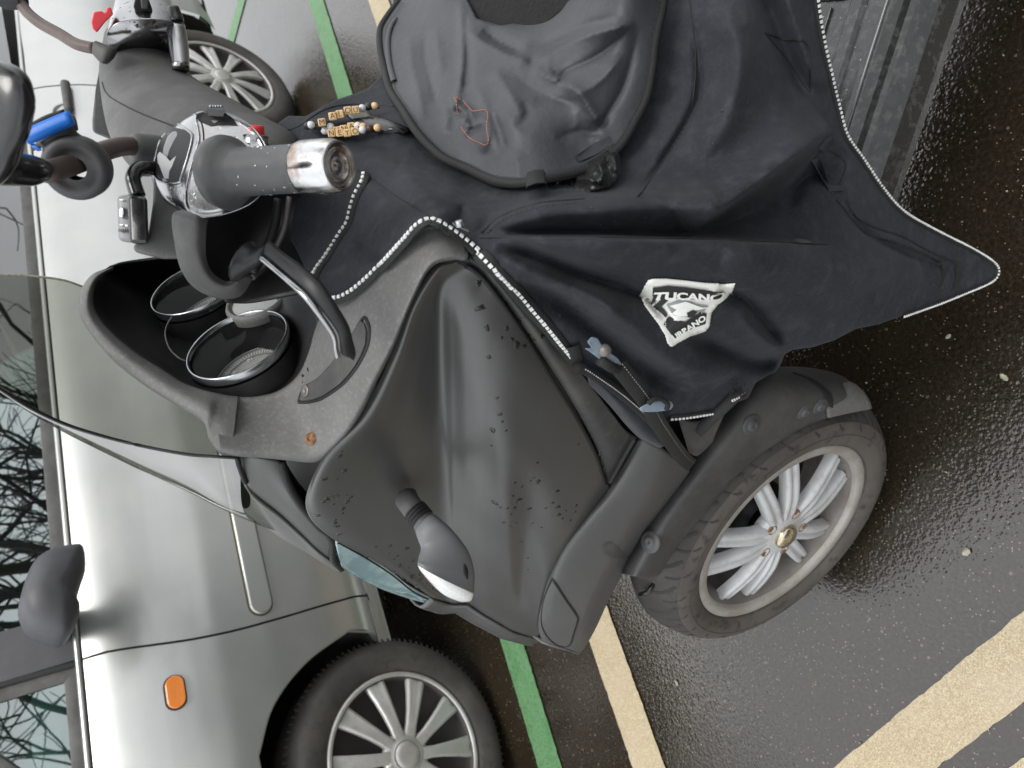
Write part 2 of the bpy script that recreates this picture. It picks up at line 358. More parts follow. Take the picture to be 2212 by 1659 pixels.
def ribbon(C, Nn, width, name=None, mt=None, parent=None, mb=None, crown=.0, thick=.0008, **kw):
    T = np.gradient(C, axis=0); w = width if hasattr(width, '__len__') else [width] * len(C); V = []
    for i in range(len(C)):
        s = nrm(np.cross(T[i], Nn[i]))
        for k, hgt in ((-.5, -thick), (-.42, thick * .4), (0, thick + crown), (.42, thick * .4), (.5, -thick)): V.append(C[i] + s * w[i] * k + Nn[i] * hgt)
    F = grid_faces(len(C), 5)
    if mb is not None: mb.add(V, F); return
    return mk(name, V, F, mt, parent, **kw)
def teeth(C, Nn, pitch, sw, sl, mb, h=.0009):
    d = np.r_[0, np.cumsum(np.linalg.norm(np.diff(C, axis=0), axis=1))]
    for t in np.arange(pitch / 2, d[-1], pitch):
        p = np.array([np.interp(t, d, C[:, k]) for k in range(3)]); nn = nrm([np.interp(t, d, Nn[:, k]) for k in range(3)])
        q = np.array([np.interp(t + pitch * .5, d, C[:, k]) for k in range(3)]); tt = nrm(q - p) if np.linalg.norm(q - p) > 1e-6 else nrm(C[-1] - C[-2]); s = np.cross(tt, nn)
        j = 1 + random.uniform(-.12, .12); box(mb, p, tt * sl * j / 2, s * sw * j / 2, nn * h)
def dpath(P, step=6, closed=False):
    P = np.asarray(P, float); return resample(catmull(P, len(P) * 12, closed), step)
def fill2d(poly, step=None):
    P = [Vector(p) for p in poly]; n = len(P); E = [(i, (i + 1) % n) for i in range(n)]
    if step:
        A = np.array(poly); x0, y0 = A.min(0); x1, y1 = A.max(0); xs = np.arange(x0 + step / 2, x1, step); ys = np.arange(y0 + step / 2, y1, step)
        X, Y = np.meshgrid(xs, ys); Q = np.stack([X.ravel(), Y.ravel()], 1); ins = np.zeros(len(Q), bool); dm = np.full(len(Q), 1e9)
        for i in range(n):
            a, b = A[i], A[(i + 1) % n]; c = ((a[1] > Q[:, 1]) != (b[1] > Q[:, 1])); xx = (b[0] - a[0]) * (Q[:, 1] - a[1]) / (b[1] - a[1] + 1e-12) + a[0]; ins ^= c & (Q[:, 0] < xx)
            t = np.clip(((Q - a) @ (b - a)) / ((b - a) @ (b - a) + 1e-12), 0, 1); dm = np.minimum(dm, np.linalg.norm(Q - a - t[:, None] * (b - a), axis=1))
        Q = Q[ins & (dm > step * .4)]; P = P + [Vector(q) for q in Q]
    r = delaunay_2d_cdt(P, E, [], 1, 1e-5)
    return np.array([tuple(v) for v in r[0]]), [list(f) for f in r[2]]

# ------------------------------------------------------------------ ground, painted lines
gv = [(x, y, 0) for x in (-60, -4, 4, 60) for y in (-60, -4, 6, 60)]
tag(mk('ground', gv, grid_faces(4, 4, flip=True), 'wet_asphalt', smooth=False), 'wet dark asphalt of the car park', kind='structure')
def stripe(P, name, mt, label, z=.004, jit=.0007):
    pts = resample(np.array(P + [P[0]]), .012)[:-1]; pts = pts + RNG.normal(0, jit, pts.shape); n = len(pts)
    V2, F = fill2d(pts.tolist()); V = np.c_[V2, np.full(len(V2), z)]
    o = mk(name, V, F, mt, smooth=False); tag(o, label, kind='structure'); return o
g29 = np.array([math.cos(math.radians(29)), math.sin(math.radians(29))]); p29 = np.array([-g29[1], g29[0]])
def bar(c, t0, t1, wd, dr=g29):
    pr = np.array([-dr[1], dr[0]]); return [tuple(c + dr * t0 - pr * wd / 2), tuple(c + dr * t1 - pr * wd / 2), tuple(c + dr * t1 + pr * wd / 2), tuple(c + dr * t0 + pr * wd / 2)]
stripe(bar(np.array([-.574, 1.258]), -1.6, 3.6, .10), 'parking_line', 'cream_paint', 'cream painted parking line running under the scooter')
stripe(bar(np.array([-.664, 1.615]), -1.7, 4.4, .098), 'green_line', 'green_paint', 'green painted line between scooter and silver car')
gp = ground([(514, 0), (533, 0), (492, 93), (505, 95)])[:, :2]; gm = (gp[0] + gp[1]) / 2; ge = (gp[2] + gp[3]) / 2; dd_ = nrm(gm - ge)
stripe(bar(ge, -.9, 2.2, .10, dd_), 'green_line', 'green_paint', 'green painted line behind the rear wheel of the car')
bp = ground([(1801, 1659), (2212, 1318), (2022, 1659), (2212, 1520), (2177, 1659), (2212, 1632)])[:, :2]; bd = nrm(bp[1] - bp[0])
wd1 = abs((bp[2] - bp[0]) @ np.array([-bd[1], bd[0]])); c1 = (bp[0] + bp[2]) / 2
stripe(bar(c1, -2, 1.5, wd1, bd), 'hatching_stripe', 'cream_paint', 'wide cream diagonal stripe nearest the camera corner')
c3 = bp[4] - np.array([-bd[1], bd[0]]) * wd1 / 2 * np.sign((bp[0] - bp[4]) @ np.array([-bd[1], bd[0]]))
stripe(bar(c3, -2, 1.5, wd1, bd), 'hatching_stripe', 'cream_paint', 'cream diagonal stripe at the very corner')

# ------------------------------------------------------------------ silver car
CY = math.radians(33.2); CA = np.array([math.cos(CY), math.sin(CY), 0]); CN = np.array([math.sin(CY), -math.cos(CY), 0]); CP = np.array([-.943, 1.641, 0])
HUBZ, WBASE = .309, 2.62
def osec0(z):                                               # how far the flank stands out at height z
    return np.interp(z, [.0, .24, .29, .34, .45, .60, .72, .78, .83, .88, .93, .965, .985], [-.06, -.05, -.008, .024, .035, .035, .026, .012, -.004, -.026, -.052, -.075, -.095])
_oz = np.linspace(-.1, 1.2, 1301); _ov = np.convolve(np.pad(osec0(_oz), 60, 'edge'), np.hanning(45) / np.hanning(45).sum(), 'same')[60:-60]
def osec(z): return np.interp(z, _oz, _ov)
def cw(a, o, z): return CP + np.multiply.outer(np.asarray(a, float), CA) + np.multiply.outer(np.asarray(o, float), CN) + np.multiply.outer(np.asarray(z, float), z0)
def cpx(P, o=None):
    P = np.atleast_2d(np.array(P, float)); out_ = []
    for p in P:
        oo = 0. if o is None else o
        for _ in range(8):
            h = plane_hit([p], CP + CN * oo, CN)[0]; a, z = (h - CP) @ CA, h[2]
            if o is None: oo = float(osec(z))
        out_.append((a, z))
    return np.array(out_)
car = empty('parked_car', CP, 'silver three-door car parked behind the scooter with orange side repeater', 'car')
def facing0(V, F):
    t = sum(float(np.cross(V[f[1]] - V[f[0]], V[f[2]] - V[f[0]]) @ (CO - V[f[0]])) for f in F[:400]); return F if t > 0 else [f[::-1] for f in F]
def inset(a): return -.11 * np.clip((-a - .15) / .7, 0, 1) ** 2 - .16 * np.clip((a - 2.9) / .6, 0, 1) ** 2
def flank(poly, name, mt='car_silver', off=0., step=.016, **k):
    pp = np.array([tuple(p) for p in poly]); pp = np.concatenate([pp, pp[:1]]); q = [pp[0]]
    for a_, b_ in zip(pp[:-1], pp[1:]):
        n_ = max(1, int(np.linalg.norm(b_ - a_) / step)); q += [a_ + (b_ - a_) * (k + 1) / n_ for k in range(n_)]
    V2, F = fill2d([tuple(p) for p in q[:-1]], step); a, z = V2[:, 0], V2[:, 1]
    V = cw(a, osec(z) + inset(a) + off, z); return mk(name, V, facing0(V, F), mt, car, **k)
arch = cpx([(752, 1360), (662, 1426), (590, 1520), (556, 1634)], None)
ar_b = [(.30, .30), (.325, .32)] + [tuple(q) for q in catmull(arch, 30)]
amid = .02
arch_pts = ar_b + [(2 * amid - a, z) for a, z in ar_b[::-1]]
seam = cpx([(205, 1414), (486, 1367), (797, 1287)])
seam_m = [tuple(q) for q in catmull(seam, 24)]; BELT = .978
seam_m[0] = (seam_m[0][0], BELT); G = .0028
fender = [(a - G, z) for a, z in seam_m] + [(seam_m[-1][0] - G, .29)] + arch_pts + [(-.34, .26), (-.74, .26), (-.80, .45), (-.80, .72), (-.62, .88), (-.3, .95), (.1, BELT)]
flank(fender, 'front_fender')
rs = cpx([(74, 186), (150, 186), (202, 200)]); REAR = float(rs[:, 0].mean())
door = [(a + G, z) for a, z in seam_m] + [(seam_m[-1][0] + G, .295), (1.3, .295), (REAR - .32, .30), (REAR - .12, .42), (REAR - .02, .62), (REAR, .8), (REAR + .02, BELT)]
flank(door, 'door')
rc = WBASE; rarch = [(rc - .36, .27)] + [(rc + .365 * math.cos(t), .309 + .355 * math.sin(t)) for t in np.linspace(math.pi, 0, 22)] + [(rc + .36, .27)]
quarter = [(REAR + .02 + G * 2, BELT), (REAR + G * 2, .8), (REAR - .02 + G * 2, .62), (REAR - .12 + G * 2, .42), (REAR - .32 + G * 2, .285)] + rarch + [(3.25, .28), (3.32, .6), (3.28, BELT + .02), (2.6, BELT)]
flank(quarter, 'rear_quarter_panel')
for pts, o1 in ((arch_pts, -.42), (rarch, -.42)):            # wheel wells
    mb = MB()
    P = np.array(pts); a, z = P[:, 0], P[:, 1]; V = np.concatenate([cw(a, osec(z) + inset(a) - .012, z + .004), cw(a * 0 + a, a * 0 + o1, z)]); n = len(P)
    mb.add(V, [(i, i + 1, i + 1 + n, i + n) for i in range(n - 1)]); mb.add(cw(a, a * 0 + o1, z), [list(range(n))]); mb.build('wheel_well', 'underbody', car, smooth=False)
mb = MB()
for a0, a1, z_ in ((.33, WBASE - .37, .27), (-.74, -.34, .25), (WBASE + .37, 3.2, .28)):
    mb.add([cw(a, o, z) for a, o, z in ((a0, -.035, z_), (a1, -.035, z_), (a1, -1.6, z_), (a0, -1.6, z_), (a0, -.02, .30), (a1, -.02, .30))], [(0, 1, 2, 3), (0, 1, 5, 4)])
mb.build('floor_pan', 'underbody', car, smooth=False)
mb = MB(); Cc = cw(.9, -.055, .265); box(mb, Cc, CA * .62, CN * .03, z0 * .022); Cc = cw(1.75, -.055, .265); box(mb, Cc, CA * .35, CN * .03, z0 * .022)
mb.build('sill', 'car_silver', car, bevel=.008)
# wheel arch lip and door seam shadow gap
P = np.array(arch_pts); tube(cw(P[:, 0], osec(P[:, 1]) - .006, P[:, 1]), .006, 'arch_lip', 'car_silver', car, m=8)
P = np.array(seam_m); C = cw(P[:, 0], osec(P[:, 1]) - .006, P[:, 1]); ribbon(C, np.tile(CN, (len(C), 1)), .02, 'door_gap', 'car_seam', car)
P = np.array([(REAR + .02 + G, BELT), (REAR + G, .8), (REAR - .02 + G, .62), (REAR - .12 + G, .42), (REAR - .32 + G, .30)]); P = catmull(P, 24); C = cw(P[:, 0], osec(P[:, 1]) - .006, P[:, 1]); ribbon(C, np.tile(CN, (len(C), 1)), .02, 'door_gap', 'car_seam', car)
# belt: raised shoulder bead, rubber strip
aa = np.linspace(-.25, 3.2, 40); tube(cw(aa, -.097 + inset(aa), .985 + aa * 0), .0085, 'belt_moulding', 'car_silver', car, m=8)
def wo(z): return -.105 - (z - .985) * .42
def wpan(poly, name, mt, off=0, th=.003, **k):
    P = np.array(poly); V = cw(P[:, 0], wo(P[:, 1]) + off, P[:, 1]); return mk(name, V, [list(range(len(P)))], mt, car, smooth=False, solid=th, solid_off=0, **k)
b0 = float(seam_m[0][0])
def strip(P, w, name, mt, off): P = np.array(P); V = cw(P[:, 0], wo(P[:, 1]) + off, P[:, 1]); ribbon(V, np.tile(nrm(CN + z0 * .42), (len(V), 1)), w, name, mt, car)
strip([(b0 + .11, 1.005), (REAR, 1.005)], .034, 'window_seal', 'car_rubber', .006)
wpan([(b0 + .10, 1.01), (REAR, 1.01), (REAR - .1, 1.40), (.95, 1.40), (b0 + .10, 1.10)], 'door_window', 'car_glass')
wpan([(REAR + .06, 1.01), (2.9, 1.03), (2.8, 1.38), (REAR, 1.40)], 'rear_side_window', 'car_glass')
wpan([(b0 + .006, .99), (b0 + .12, .99), (b0 + .12, 1.40), (b0 + .05, 1.40), (b0 + .006, 1.14)], 'mirror_base_panel', 'car_grey_plastic', .004, .01)
strip([(b0 - .004, .98), (b0 + .004, 1.3)], .012, 'door_gap', 'car_seam', .012)
qg = [(b0 - .035, 1.012), (b0 - .035, 1.22), (b0 - .30, 1.012)]
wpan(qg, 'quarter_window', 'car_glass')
strip([(b0 - .022, .99), (b0 - .022, 1.30)], .03, 'quarter_window_frame', 'car_rubber', .006)
strip([(b0 - .45, 1.000), (b0 - .02, 1.000)], .034, 'quarter_window_frame', 'car_rubber', .006)
strip([(b0 - .36, .985), (b0 + .02, 1.30)], .034, 'quarter_window_frame', 'car_rubber', .0065)
strip([(b0 - .44, .985), (b0 - .05, 1.32), (.75, 1.47)], .085, 'windscreen_pillar', 'car_silver', .0)
# far side, bonnet, roof, glass
mb = MB(); ro = [(-.80, .45), (-.80, .72), (-.62, .88), (-.30, .97), (.02, 1.0)]; n = len(ro)
V = [cw(a, -.06 - .02 * k + inset(np.array(a)), z) for k, (a, z) in enumerate(ro)] + [cw(a, -.85, z + .03) for a, z in ro] + [cw(a, -1.62, z) for a, z in ro]
mb.add(V, grid_faces(3, n)); mb.build('bonnet', 'car_silver', car, solid=.002)
mk('front_bumper', [cw(-.80, -.17, .3), cw(-.80, -1.5, .3), cw(-.80, -1.5, .74), cw(-.80, -.17, .74), cw(-.74, -.10, .26), cw(-.74, -1.57, .26)], [(0, 1, 2, 3), (4, 5, 1, 0)], 'car_silver', car, solid=.01)
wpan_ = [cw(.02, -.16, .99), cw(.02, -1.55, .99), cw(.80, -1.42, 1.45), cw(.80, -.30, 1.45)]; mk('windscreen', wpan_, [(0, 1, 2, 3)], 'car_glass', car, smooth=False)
rp = [(.80, 1.45), (1.4, 1.50), (2.2, 1.49), (2.9, 1.42)]
V = [cw(a, o, z + (.03 if abs(o + .86) < .1 else 0)) for o in (-.29, -.86, -1.43) for a, z in rp]; mk('roof', V, grid_faces(3, 4), 'car_silver', car, solid=.003)
mk('tailgate', [cw(2.9, -.31, 1.42), cw(2.9, -1.42, 1.42), cw(3.3, -1.5, 1.0), cw(3.3, -.25, 1.0), cw(3.34, -.25, .3), cw(3.34, -1.5, .3)], [(0, 1, 2, 3), (3, 2, 5, 4)], 'car_silver', car, solid=.003)
mk('far_side', [cw(-.8, -1.62, .3), cw(3.3, -1.62, .3), cw(3.3, -1.62, .98), cw(2.9, -1.45, 1.42), (cw(.8, -1.45, 1.45)), cw(0, -1.62, .98), cw(-.8, -1.62, .7)], [list(range(7))], 'car_silver', car, solid=.003, smooth=False)
mb = MB(); box(mb, cw(.35, -.85, .93), CA * .3, CN * .62, z0 * .06); mb.build('dashboard', 'dash_plastic', car, bevel=.03)
mb = MB()
for o in (-.45, -1.2): box(mb, cw(1.35, o, .75), CA * .12, CN * .22, z0 * .42); box(mb, cw(1.38, o, 1.25), CA * .06, CN * .12, z0 * .09)
box(mb, cw(2.2, -.85, .8), CA * .1, CN * .6, z0 * .35); mb.build('seats', 'car_interior', car, bevel=.04)
mk('cabin_lining', [cw(0, -.13, .9), cw(3.2, -.13, .9), cw(3.2, -1.55, .85), cw(0, -1.55, .85)], [(0, 1, 2, 3)], 'car_interior', car, smooth=False)
mk('parking_paper', [cw(b0 - .12, -.165, 1.022), cw(b0 - .25, -.155, 1.022), cw(b0 - .25, -.20, 1.075), cw(b0 - .12, -.21, 1.075)], [(0, 1, 2, 3)], 'paper', car, smooth=False, solid=.001)
# amber repeater
am = cpx([(378, 1460), (378, 1533)]); a0, a1 = am[1, 0], am[0, 0]; zc = float(am[:, 1].mean()); hw = (a1 - a0) / 2; hr = .019
def caps(cx, cz, hl, r, n=10): return [(cx + hl - r + r * math.cos(t), cz + r * math.sin(t)) for t in np.linspace(-math.pi / 2, math.pi / 2, n)] + [(cx - hl + r + r * math.cos(t), cz + r * math.sin(t)) for t in np.linspace(math.pi / 2, 1.5 * math.pi, n)]
for nm, mt, ex, o_, th in (('repeater_gasket', 'car_seam', .003, .0, .004), ('side_repeater', 'amber', 0, .003, .008)):
    P = np.array(caps((a0 + a1) / 2, zc, hw + ex, hr + ex)); prism(cw(P[:, 0], osec(P[:, 1]) + o_ - .001, P[:, 1]), CN * th, nm, mt, car, bevel=.003 if ex == 0 else .001)
mb = MB()
for i in range(9): a = a0 + .012 + (a1 - a0 - .024) * i / 8; box(mb, cw(a, osec(zc) + .0105, zc), CA * .0012, CN * .0012, z0 * .014)
# door moulding
mo = cpx([(577, 1326), (510, 1112), (585, 1250), (546, 1325)]); mc = cpx([(540, 1200), (560, 1290)]); zm = float(mc[:, 1].mean()); am0 = float(cpx([(574, 1326)])[0, 0])
P = np.array(caps((am0 + REAR - .12) / 2, zm, (REAR - .12 - am0) / 2, .028)); prism(cw(P[:, 0], osec(P[:, 1]) - .001, P[:, 1]), CN * .011, 'door_moulding', 'car_silver', car, bevel=.009, bseg=4)
P = np.array(caps((am0 + REAR - .12) / 2, zm, (REAR - .12 - am0) / 2 + .0035, .0315)); prism(cw(P[:, 0], osec(P[:, 1]) - .002, P[:, 1]), CN * .0028, 'moulding_dirt_line', 'moss', car, bevel=0)
# door handle
hc = cpx([(146, 243)])[0]; lathe(cw(hc[0], osec(hc[1]) + .001, hc[1]), nrm(CN + z0 * .3), [(.0005, -.02), (.03, -.014), (.043, .0), (.046, .002), (.046, -.004)], 'handle_recess', 'car_silver', car, seg=32)
h2 = cpx([(143, 200)])[0]
prism(cw(np.array([hc[0] + .14, hc[0] + .14, hc[0] - .012, hc[0] - .012]), np.array([.0] * 4) + osec(hc[1]), np.array([hc[1] - .016, hc[1] + .014, hc[1] + .012, hc[1] - .014])), CN * .03, 'door_handle', 'car_rubber', car, bevel=.012, bseg=4)
# wing mirror
def ring_c(a, o, z, ra, rz, tilt=0): return [cw(a + ra * math.cos(t) , o + tilt * math.sin(t), z + rz * math.sin(t)) for t in np.linspace(0, 2 * math.pi, 12, endpoint=False)]
mpts = [(177, 1191), (153, 1187), (104, 1198), (73, 1219), (56, 1250), (42, 1299), (42, 1323), (56, 1354), (87, 1375), (128, 1387), (149, 1375), (170, 1333), (163, 1305), (174, 1264), (182, 1236)]
mo_ = plane_hit(mpts, CP + CN * .11, CN); ctr = mo_.mean(0)
rings = [ctr + (mo_ - ctr) * s + CN * o for s, o in ((.55, -.085), (.93, -.055), (1.0, -.01), (.97, .03), (.84, .06), (.5, .078), (.12, .084))]
loft(rings, 'wing_mirror', 'car_grey_plastic', car, m=40, n=26)
mb = MB(); box(mb, cw(b0 + .09, -.06, 1.02), CA * .035, CN * .06, z0 * .018); mb.build('mirror_arm', 'car_grey_plastic', car, bevel=.008)

def car_wheel(a, kind):
    g = cw(a, -.002, HUBZ); w = tag(bpy.data.objects.new('wheel', None), None); S.collection.objects.link(w); w.parent = car; ORG[w] = ORG[car]
    w.empty_display_size = .05
    R = .302
    prof = [(.198, -.012), (.204, .0), (.222, .013), (.25, .017), (.272, .011), (.288, -.006), (.298, -.024), (R, -.05), (R, -.13), (.285, -.16), (.2, -.16)]
    prof = catmull(prof, 44)
    lathe(g, CN, prof, 'tyre', 'tyre', w, seg=72)
    mbg = MB(); x, y, n_ = frame(CN)
    for k in range(110):                                     # shoulder blocks
        t = 2 * math.pi * k / 110; e = math.cos(t) * x + math.sin(t) * y; f = -math.sin(t) * x + math.cos(t) * y
        box(mbg, g + e * .2945 - n_ * .016, f * .0016, nrm(e * .75 - n_ * .65) * .013, nrm(e * .65 + n_ * .75) * .0022)
    tag(mbg.build('tread_grooves', 'tyre_groove', w, smooth=False), kind='stuff')
    lathe(g, CN, [(.204, -.004), (.205, .004), (.2, .007), (.193, .005), (.190, -.012), (.186, -.028), (.12, -.04), (.0005, -.045)], 'rim', 'hubcap_back', w, seg=72)
    nsp = 10
    for k in range(nsp):
        t = 2 * math.pi * (k + .25) / nsp; e = math.cos(t) * x + math.sin(t) * y; f = -math.sin(t) * x + math.cos(t) * y
        prof2 = [(.045, .020, .012), (.075, .014, .0145), (.11, .0165, .014), (.15, .021, .009), (.18, .0255, .003), (.199, .0275, .0)]
        V = []
        for r, hw_, h in prof2:
            for s, dh in ((-1, -.012), (-1, 0), (-.62, .001), (-.2, -.0045 if r > .08 else 0), (.55, .0005), (1, -.003), (1, -.014)): V.append(g + e * r + f * hw_ * s * (1.0 if r > .06 else .8) + n_ * (h + dh))
        mk('spoke', V, grid_faces(len(prof2), 7), 'hubcap_silver', w)
    lathe(g, CN, [(.208, .004), (.206, .0095), (.199, .0105), (.195, .006)], 'hubcap_rim', 'hubcap_silver', w, seg=72)
    lathe(g, CN, [(.062, -.006), (.060, .008), (.045, .013), (.038, .013), (.0355, .0165), (.0345, .0125), (.033, .0165), (.02, .018), (.0005, .0185)], 'centre_cap', 'hubcap_silver', w, seg=48)
    return w
car_wheel(0, 0); car_wheel(WBASE, 1)

# ------------------------------------------------------------------ bare trees and a house row across the street (seen in the glass and paint)
def bare_tree(x, y, h, label):
    t_ = empty('bare_tree', (x, y, 0), label, 'tree', 'bare trees behind the camera'); trunk = MB(); br = MB()
    def grow(p, d, r, L_, dep):
        n = 5; P = [p]; dd = d.copy()
        for i in range(n): dd = nrm(dd + RNG.normal(0, .13, 3) + np.array([0, 0, .03])); P.append(P[-1] + dd * L_ / n)
        tube(P, np.linspace(r, r * .62, n + 1), mb=trunk if dep == 0 else br, m=6 if dep < 3 else 4, caps=False)
        if dep < 6:
            for k in range(3 if dep < 5 else 2):
                q = P[RNG.integers(2, n + 1)] if k else P[-1]; grow(q, nrm(dd + RNG.normal(0, .55, 3)), r * .6, L_ * .74, dep + 1)
    grow(np.array([x, y, 0.]), np.array([0, 0, 1.]), .16, h * .32, 0)
    trunk.build('trunk', 'bark', t_); br.build('crown', 'bark', t_)
for x, y, h, lb in ((4.6, -3.0, 10.5, 'leafless tree reflected in the door window, nearest behind the camera'), (6.6, -6.4, 11, 'leafless tree to the right behind the camera'), (.9, -4.6, 10, 'leafless tree reflected in the small quarter window'), (8.2, -2.2, 11, 'leafless tree furthest right behind the camera')): bare_tree(x, y, h, lb)
hb = empty('house', (-3, -24, 0), 'long pale house across the street', 'house')
mb = MB(); box(mb, (-3, -24, 3), (17, 0, 0), (0, 3, 0), (0, 0, 3)); mb.build('wall', 'facade', hb, smooth=False)
mb = MB(); mb.add([(-20.3, -20.7, 6), (14.3, -20.7, 6), (14.3, -24, 8.3), (-20.3, -24, 8.3), (-20.3, -27.3, 6), (14.3, -27.3, 6)], [(0, 1, 2, 3), (3, 2, 5, 4)]); mb.build('roof', 'bark', hb, solid=.15)
for i in range(10):
    for z in (1.6, 4.3):
        mb = MB(); box(mb, (-18 + i * 3.3, -20.99, z), (.55, 0, 0), (0, .03, 0), (0, 0, .75)); mb.build('window', 'black_gloss', hb, smooth=False)
hd = MB()
for i in range(2600):
    c = np.array([RNG.uniform(-16, 12), RNG.normal(-15.5, .4), RNG.uniform(0, 2.2)]); d = RNG.normal(0, 1, 3); x, y, a = frame(d); s = RNG.uniform(.1, .22); hd.add([c - x * s, c + y * s, c + x * s, c - y * s], [(0, 1, 2, 3)])
tag(hd.build('hedge', 'hedge', smooth=False), 'dark green hedge in front of the house', kind='stuff')

# ================================================================== scooter
sco = empty('scooter', (float(SG[0]), float(SG[1]), 0), 'dark grey three-wheeled scooter with tinted windscreen and draped leg cover', 'scooter')
# ---- side fairing
rows = [
 [(977,563,.292),(935,577,.29),(885,655,.285),(845,765,.278),(780,893,.255),(694,994,.225),(661,1098,.185),(722,1166,.16),(839,1229,.13),(930,1289,.108)],
 [(985,566,.297),(945,586,.297),(898,668,.292),(862,778,.285),(802,905,.264),(712,1004,.236),(700,1090,.197),(760,1160,.17),(862,1229,.136),(940,1294,.11)],
 [(997,570,.296),(950,602,.293),(920,688,.282),(900,800,.268),(870,920,.243),(820,1024,.213),(820,1112,.183),(850,1184,.158),(900,1240,.128),(955,1298,.108)],
 [(1008,576,.296),(957,618,.288),(948,708,.269),(946,825,.246),(946,940,.223),(946,1042,.197),(948,1130,.172),(954,1200,.147),(958,1250,.121),(966,1302,.105)],
 [(1022,582,.298),(978,632,.292),(976,728,.277),(978,840,.257),(980,952,.236),(982,1052,.211),(986,1140,.186),(990,1208,.16),(990,1258,.132),(982,1305,.109)],
 [(1046,598,.30),(1010,668,.298),(1008,770,.287),(1010,872,.272),(1012,978,.254),(1016,1068,.231),(1020,1155,.205),(1024,1220,.18),(1025,1270,.152),(1010,1304,.115)],
 [(1080,640,.304),(1062,730,.304),(1052,826,.297),(1050,918,.286),(1046,1004,.268),(1046,1086,.248),(1050,1168,.222),(1054,1232,.197),(1056,1285,.167),(1045,1327,.125)],
 [(1144,731,.302),(1128,800,.305),(1108,880,.300),(1098,955,.293),(1096,1038,.277),(1096,1116,.26),(1097,1190,.236),(1100,1250,.211),(1098,1298,.182),(1078,1346,.132)],
 [(1252,903,.288),(1222,930,.292),(1186,975,.290),(1162,1022,.284),(1146,1080,.268),(1138,1142,.252),(1133,1208,.229),(1128,1265,.205),(1122,1318,.18),(1112,1365,.134)],
 [(1314,1048,.272),(1292,1078,.272),(1262,1112,.271),(1232,1150,.266),(1206,1194,.254),(1187,1240,.239),(1173,1285,.218),(1163,1325,.196),(1160,1355,.17),(1166,1380,.13)],
 [(1322,1052,.255),(1304,1086,.253),(1276,1122,.25),(1248,1162,.245),(1222,1204,.233),(1203,1248,.218),(1188,1290,.2),(1178,1328,.178),(1174,1352,.155),(1176,1374,.12)],
]
fair, B_fair = patch(rows, 110, 120, 'side_fairing', 'fairing_plastic', sco)
# the other half of the nose, mirrored in the scooter's own frame, and the fork shroud between
def mir(o, name, mt):
    V = np.array([tuple(v.co) for v in o.data.vertices]) + ORG[o]; q = V - SG; V2 = V - 2 * (q @ SN)[:, None] * SN
    return mk(name, V2, [tuple(p.vertices)[::-1] for p in o.data.polygons], mt, sco, solid=.003)
mir(fair, 'side_fairing', 'fairing_plastic')
fr = [W([r[-1] for r in rows])][0]; q = fr - SG; frm = fr - 2 * (q @ SN)[:, None] * SN; mid = (fr + frm) / 2 + SF * .045
R3 = np.array([fr, (fr * .75 + mid * .25) + SF * .025, mid, (frm * .75 + mid * .25) + SF * .025, frm]); R3 = catmull(R3, 20); mk('nose_panel', R3.reshape(-1, 3), grid_faces(20, len(fr)), 'fairing_plastic', sco, solid=.003)
# ---- rear shield panel between the fairing seam and the leg cover
rows = [
 [(1006,566,.293),(1040,590,.296),(1062,616,.299),(1100,664,.301),(1146,730,.300),(1198,812,.293),(1254,902,.286),(1292,976,.277),(1316,1046,.27)],
 [(1010,556,.296),(1050,584,.300),(1078,616,.304),(1120,668,.306),(1166,728,.306),(1222,812,.300),(1282,898,.293),(1318,960,.285),(1338,1010,.276)],
 [(1016,542,.294),(1062,576,.298),(1096,612,.302),(1136,660,.304),(1184,718,.303),(1256,806,.298),(1320,890,.292),(1352,930,.286),(1376,946,.28)],
]
_, B_rear = patch(rows, 24, 90, 'shield_side_panel', 'matte_trim', sco)
# ---- seam shadow line
P = dpath([(1003,571),(1032,591),(1057,619),(1095,669),(1139,734),(1191,816),(1247,906),(1285,979),(1308,1046)]); C, Nn = lay(B_fair, P, .0008); ribbon(C, Nn, .0042, 'panel_seam', 'deep_black', sco)
C = W(dpath([(1316,1044,.279),(1330,1019,.284),(1349,985,.288),(1369,951,.291)])); ribbon(C, np.array([nrm(CO - c) for c in C]), .005, 'panel_seam', 'deep_black', sco)
# ---- bumper band
rows = [
 [(1375,945,.272),(1316,1050,.268),(1262,1118,.264),(1212,1185,.25),(1180,1265,.228),(1163,1345,.19),(1170,1385,.155)],
 [(1390,950,.288),(1335,1056,.284),(1282,1123,.279),(1233,1191,.265),(1198,1271,.244),(1180,1349,.207),(1186,1391,.166)],
 [(1428,968,.297),(1386,1067,.292),(1342,1137,.286),(1300,1215,.272),(1262,1294,.25),(1236,1362,.215),(1230,1403,.17)],
 [(1452,984,.295),(1408,1074,.290),(1364,1143,.283),(1320,1222,.269),(1280,1301,.246),(1254,1368,.211),(1242,1408,.168)],
 [(1470,998,.284),(1425,1079,.278),(1380,1146,.27),(1335,1226,.256),(1297,1300,.234),(1270,1366,.20),(1250,1410,.162)],
 [(1492,1018,.265),(1444,1086,.259),(1396,1150,.252),(1350,1230,.24),(1315,1296,.22),(1288,1355,.19),(1262,1403,.155)],
]
bum, B_bum = patch(rows, 60, 90, 'bumper_panel', 'bumper_grey', sco)
mir(bum, 'bumper_panel', 'bumper_grey')
a_ = np.array([W(r[-1:])[0] for r in rows]); q = a_ - SG; b_ = a_ - 2 * (q @ SN)[:, None] * SN; R3 = catmull(np.array([a_, (a_ + b_) / 2 + SF * .05, b_]), 16); mk('bumper_front', R3.reshape(-1, 3), grid_faces(16, len(a_)), 'faded_trim', sco, solid=.003)
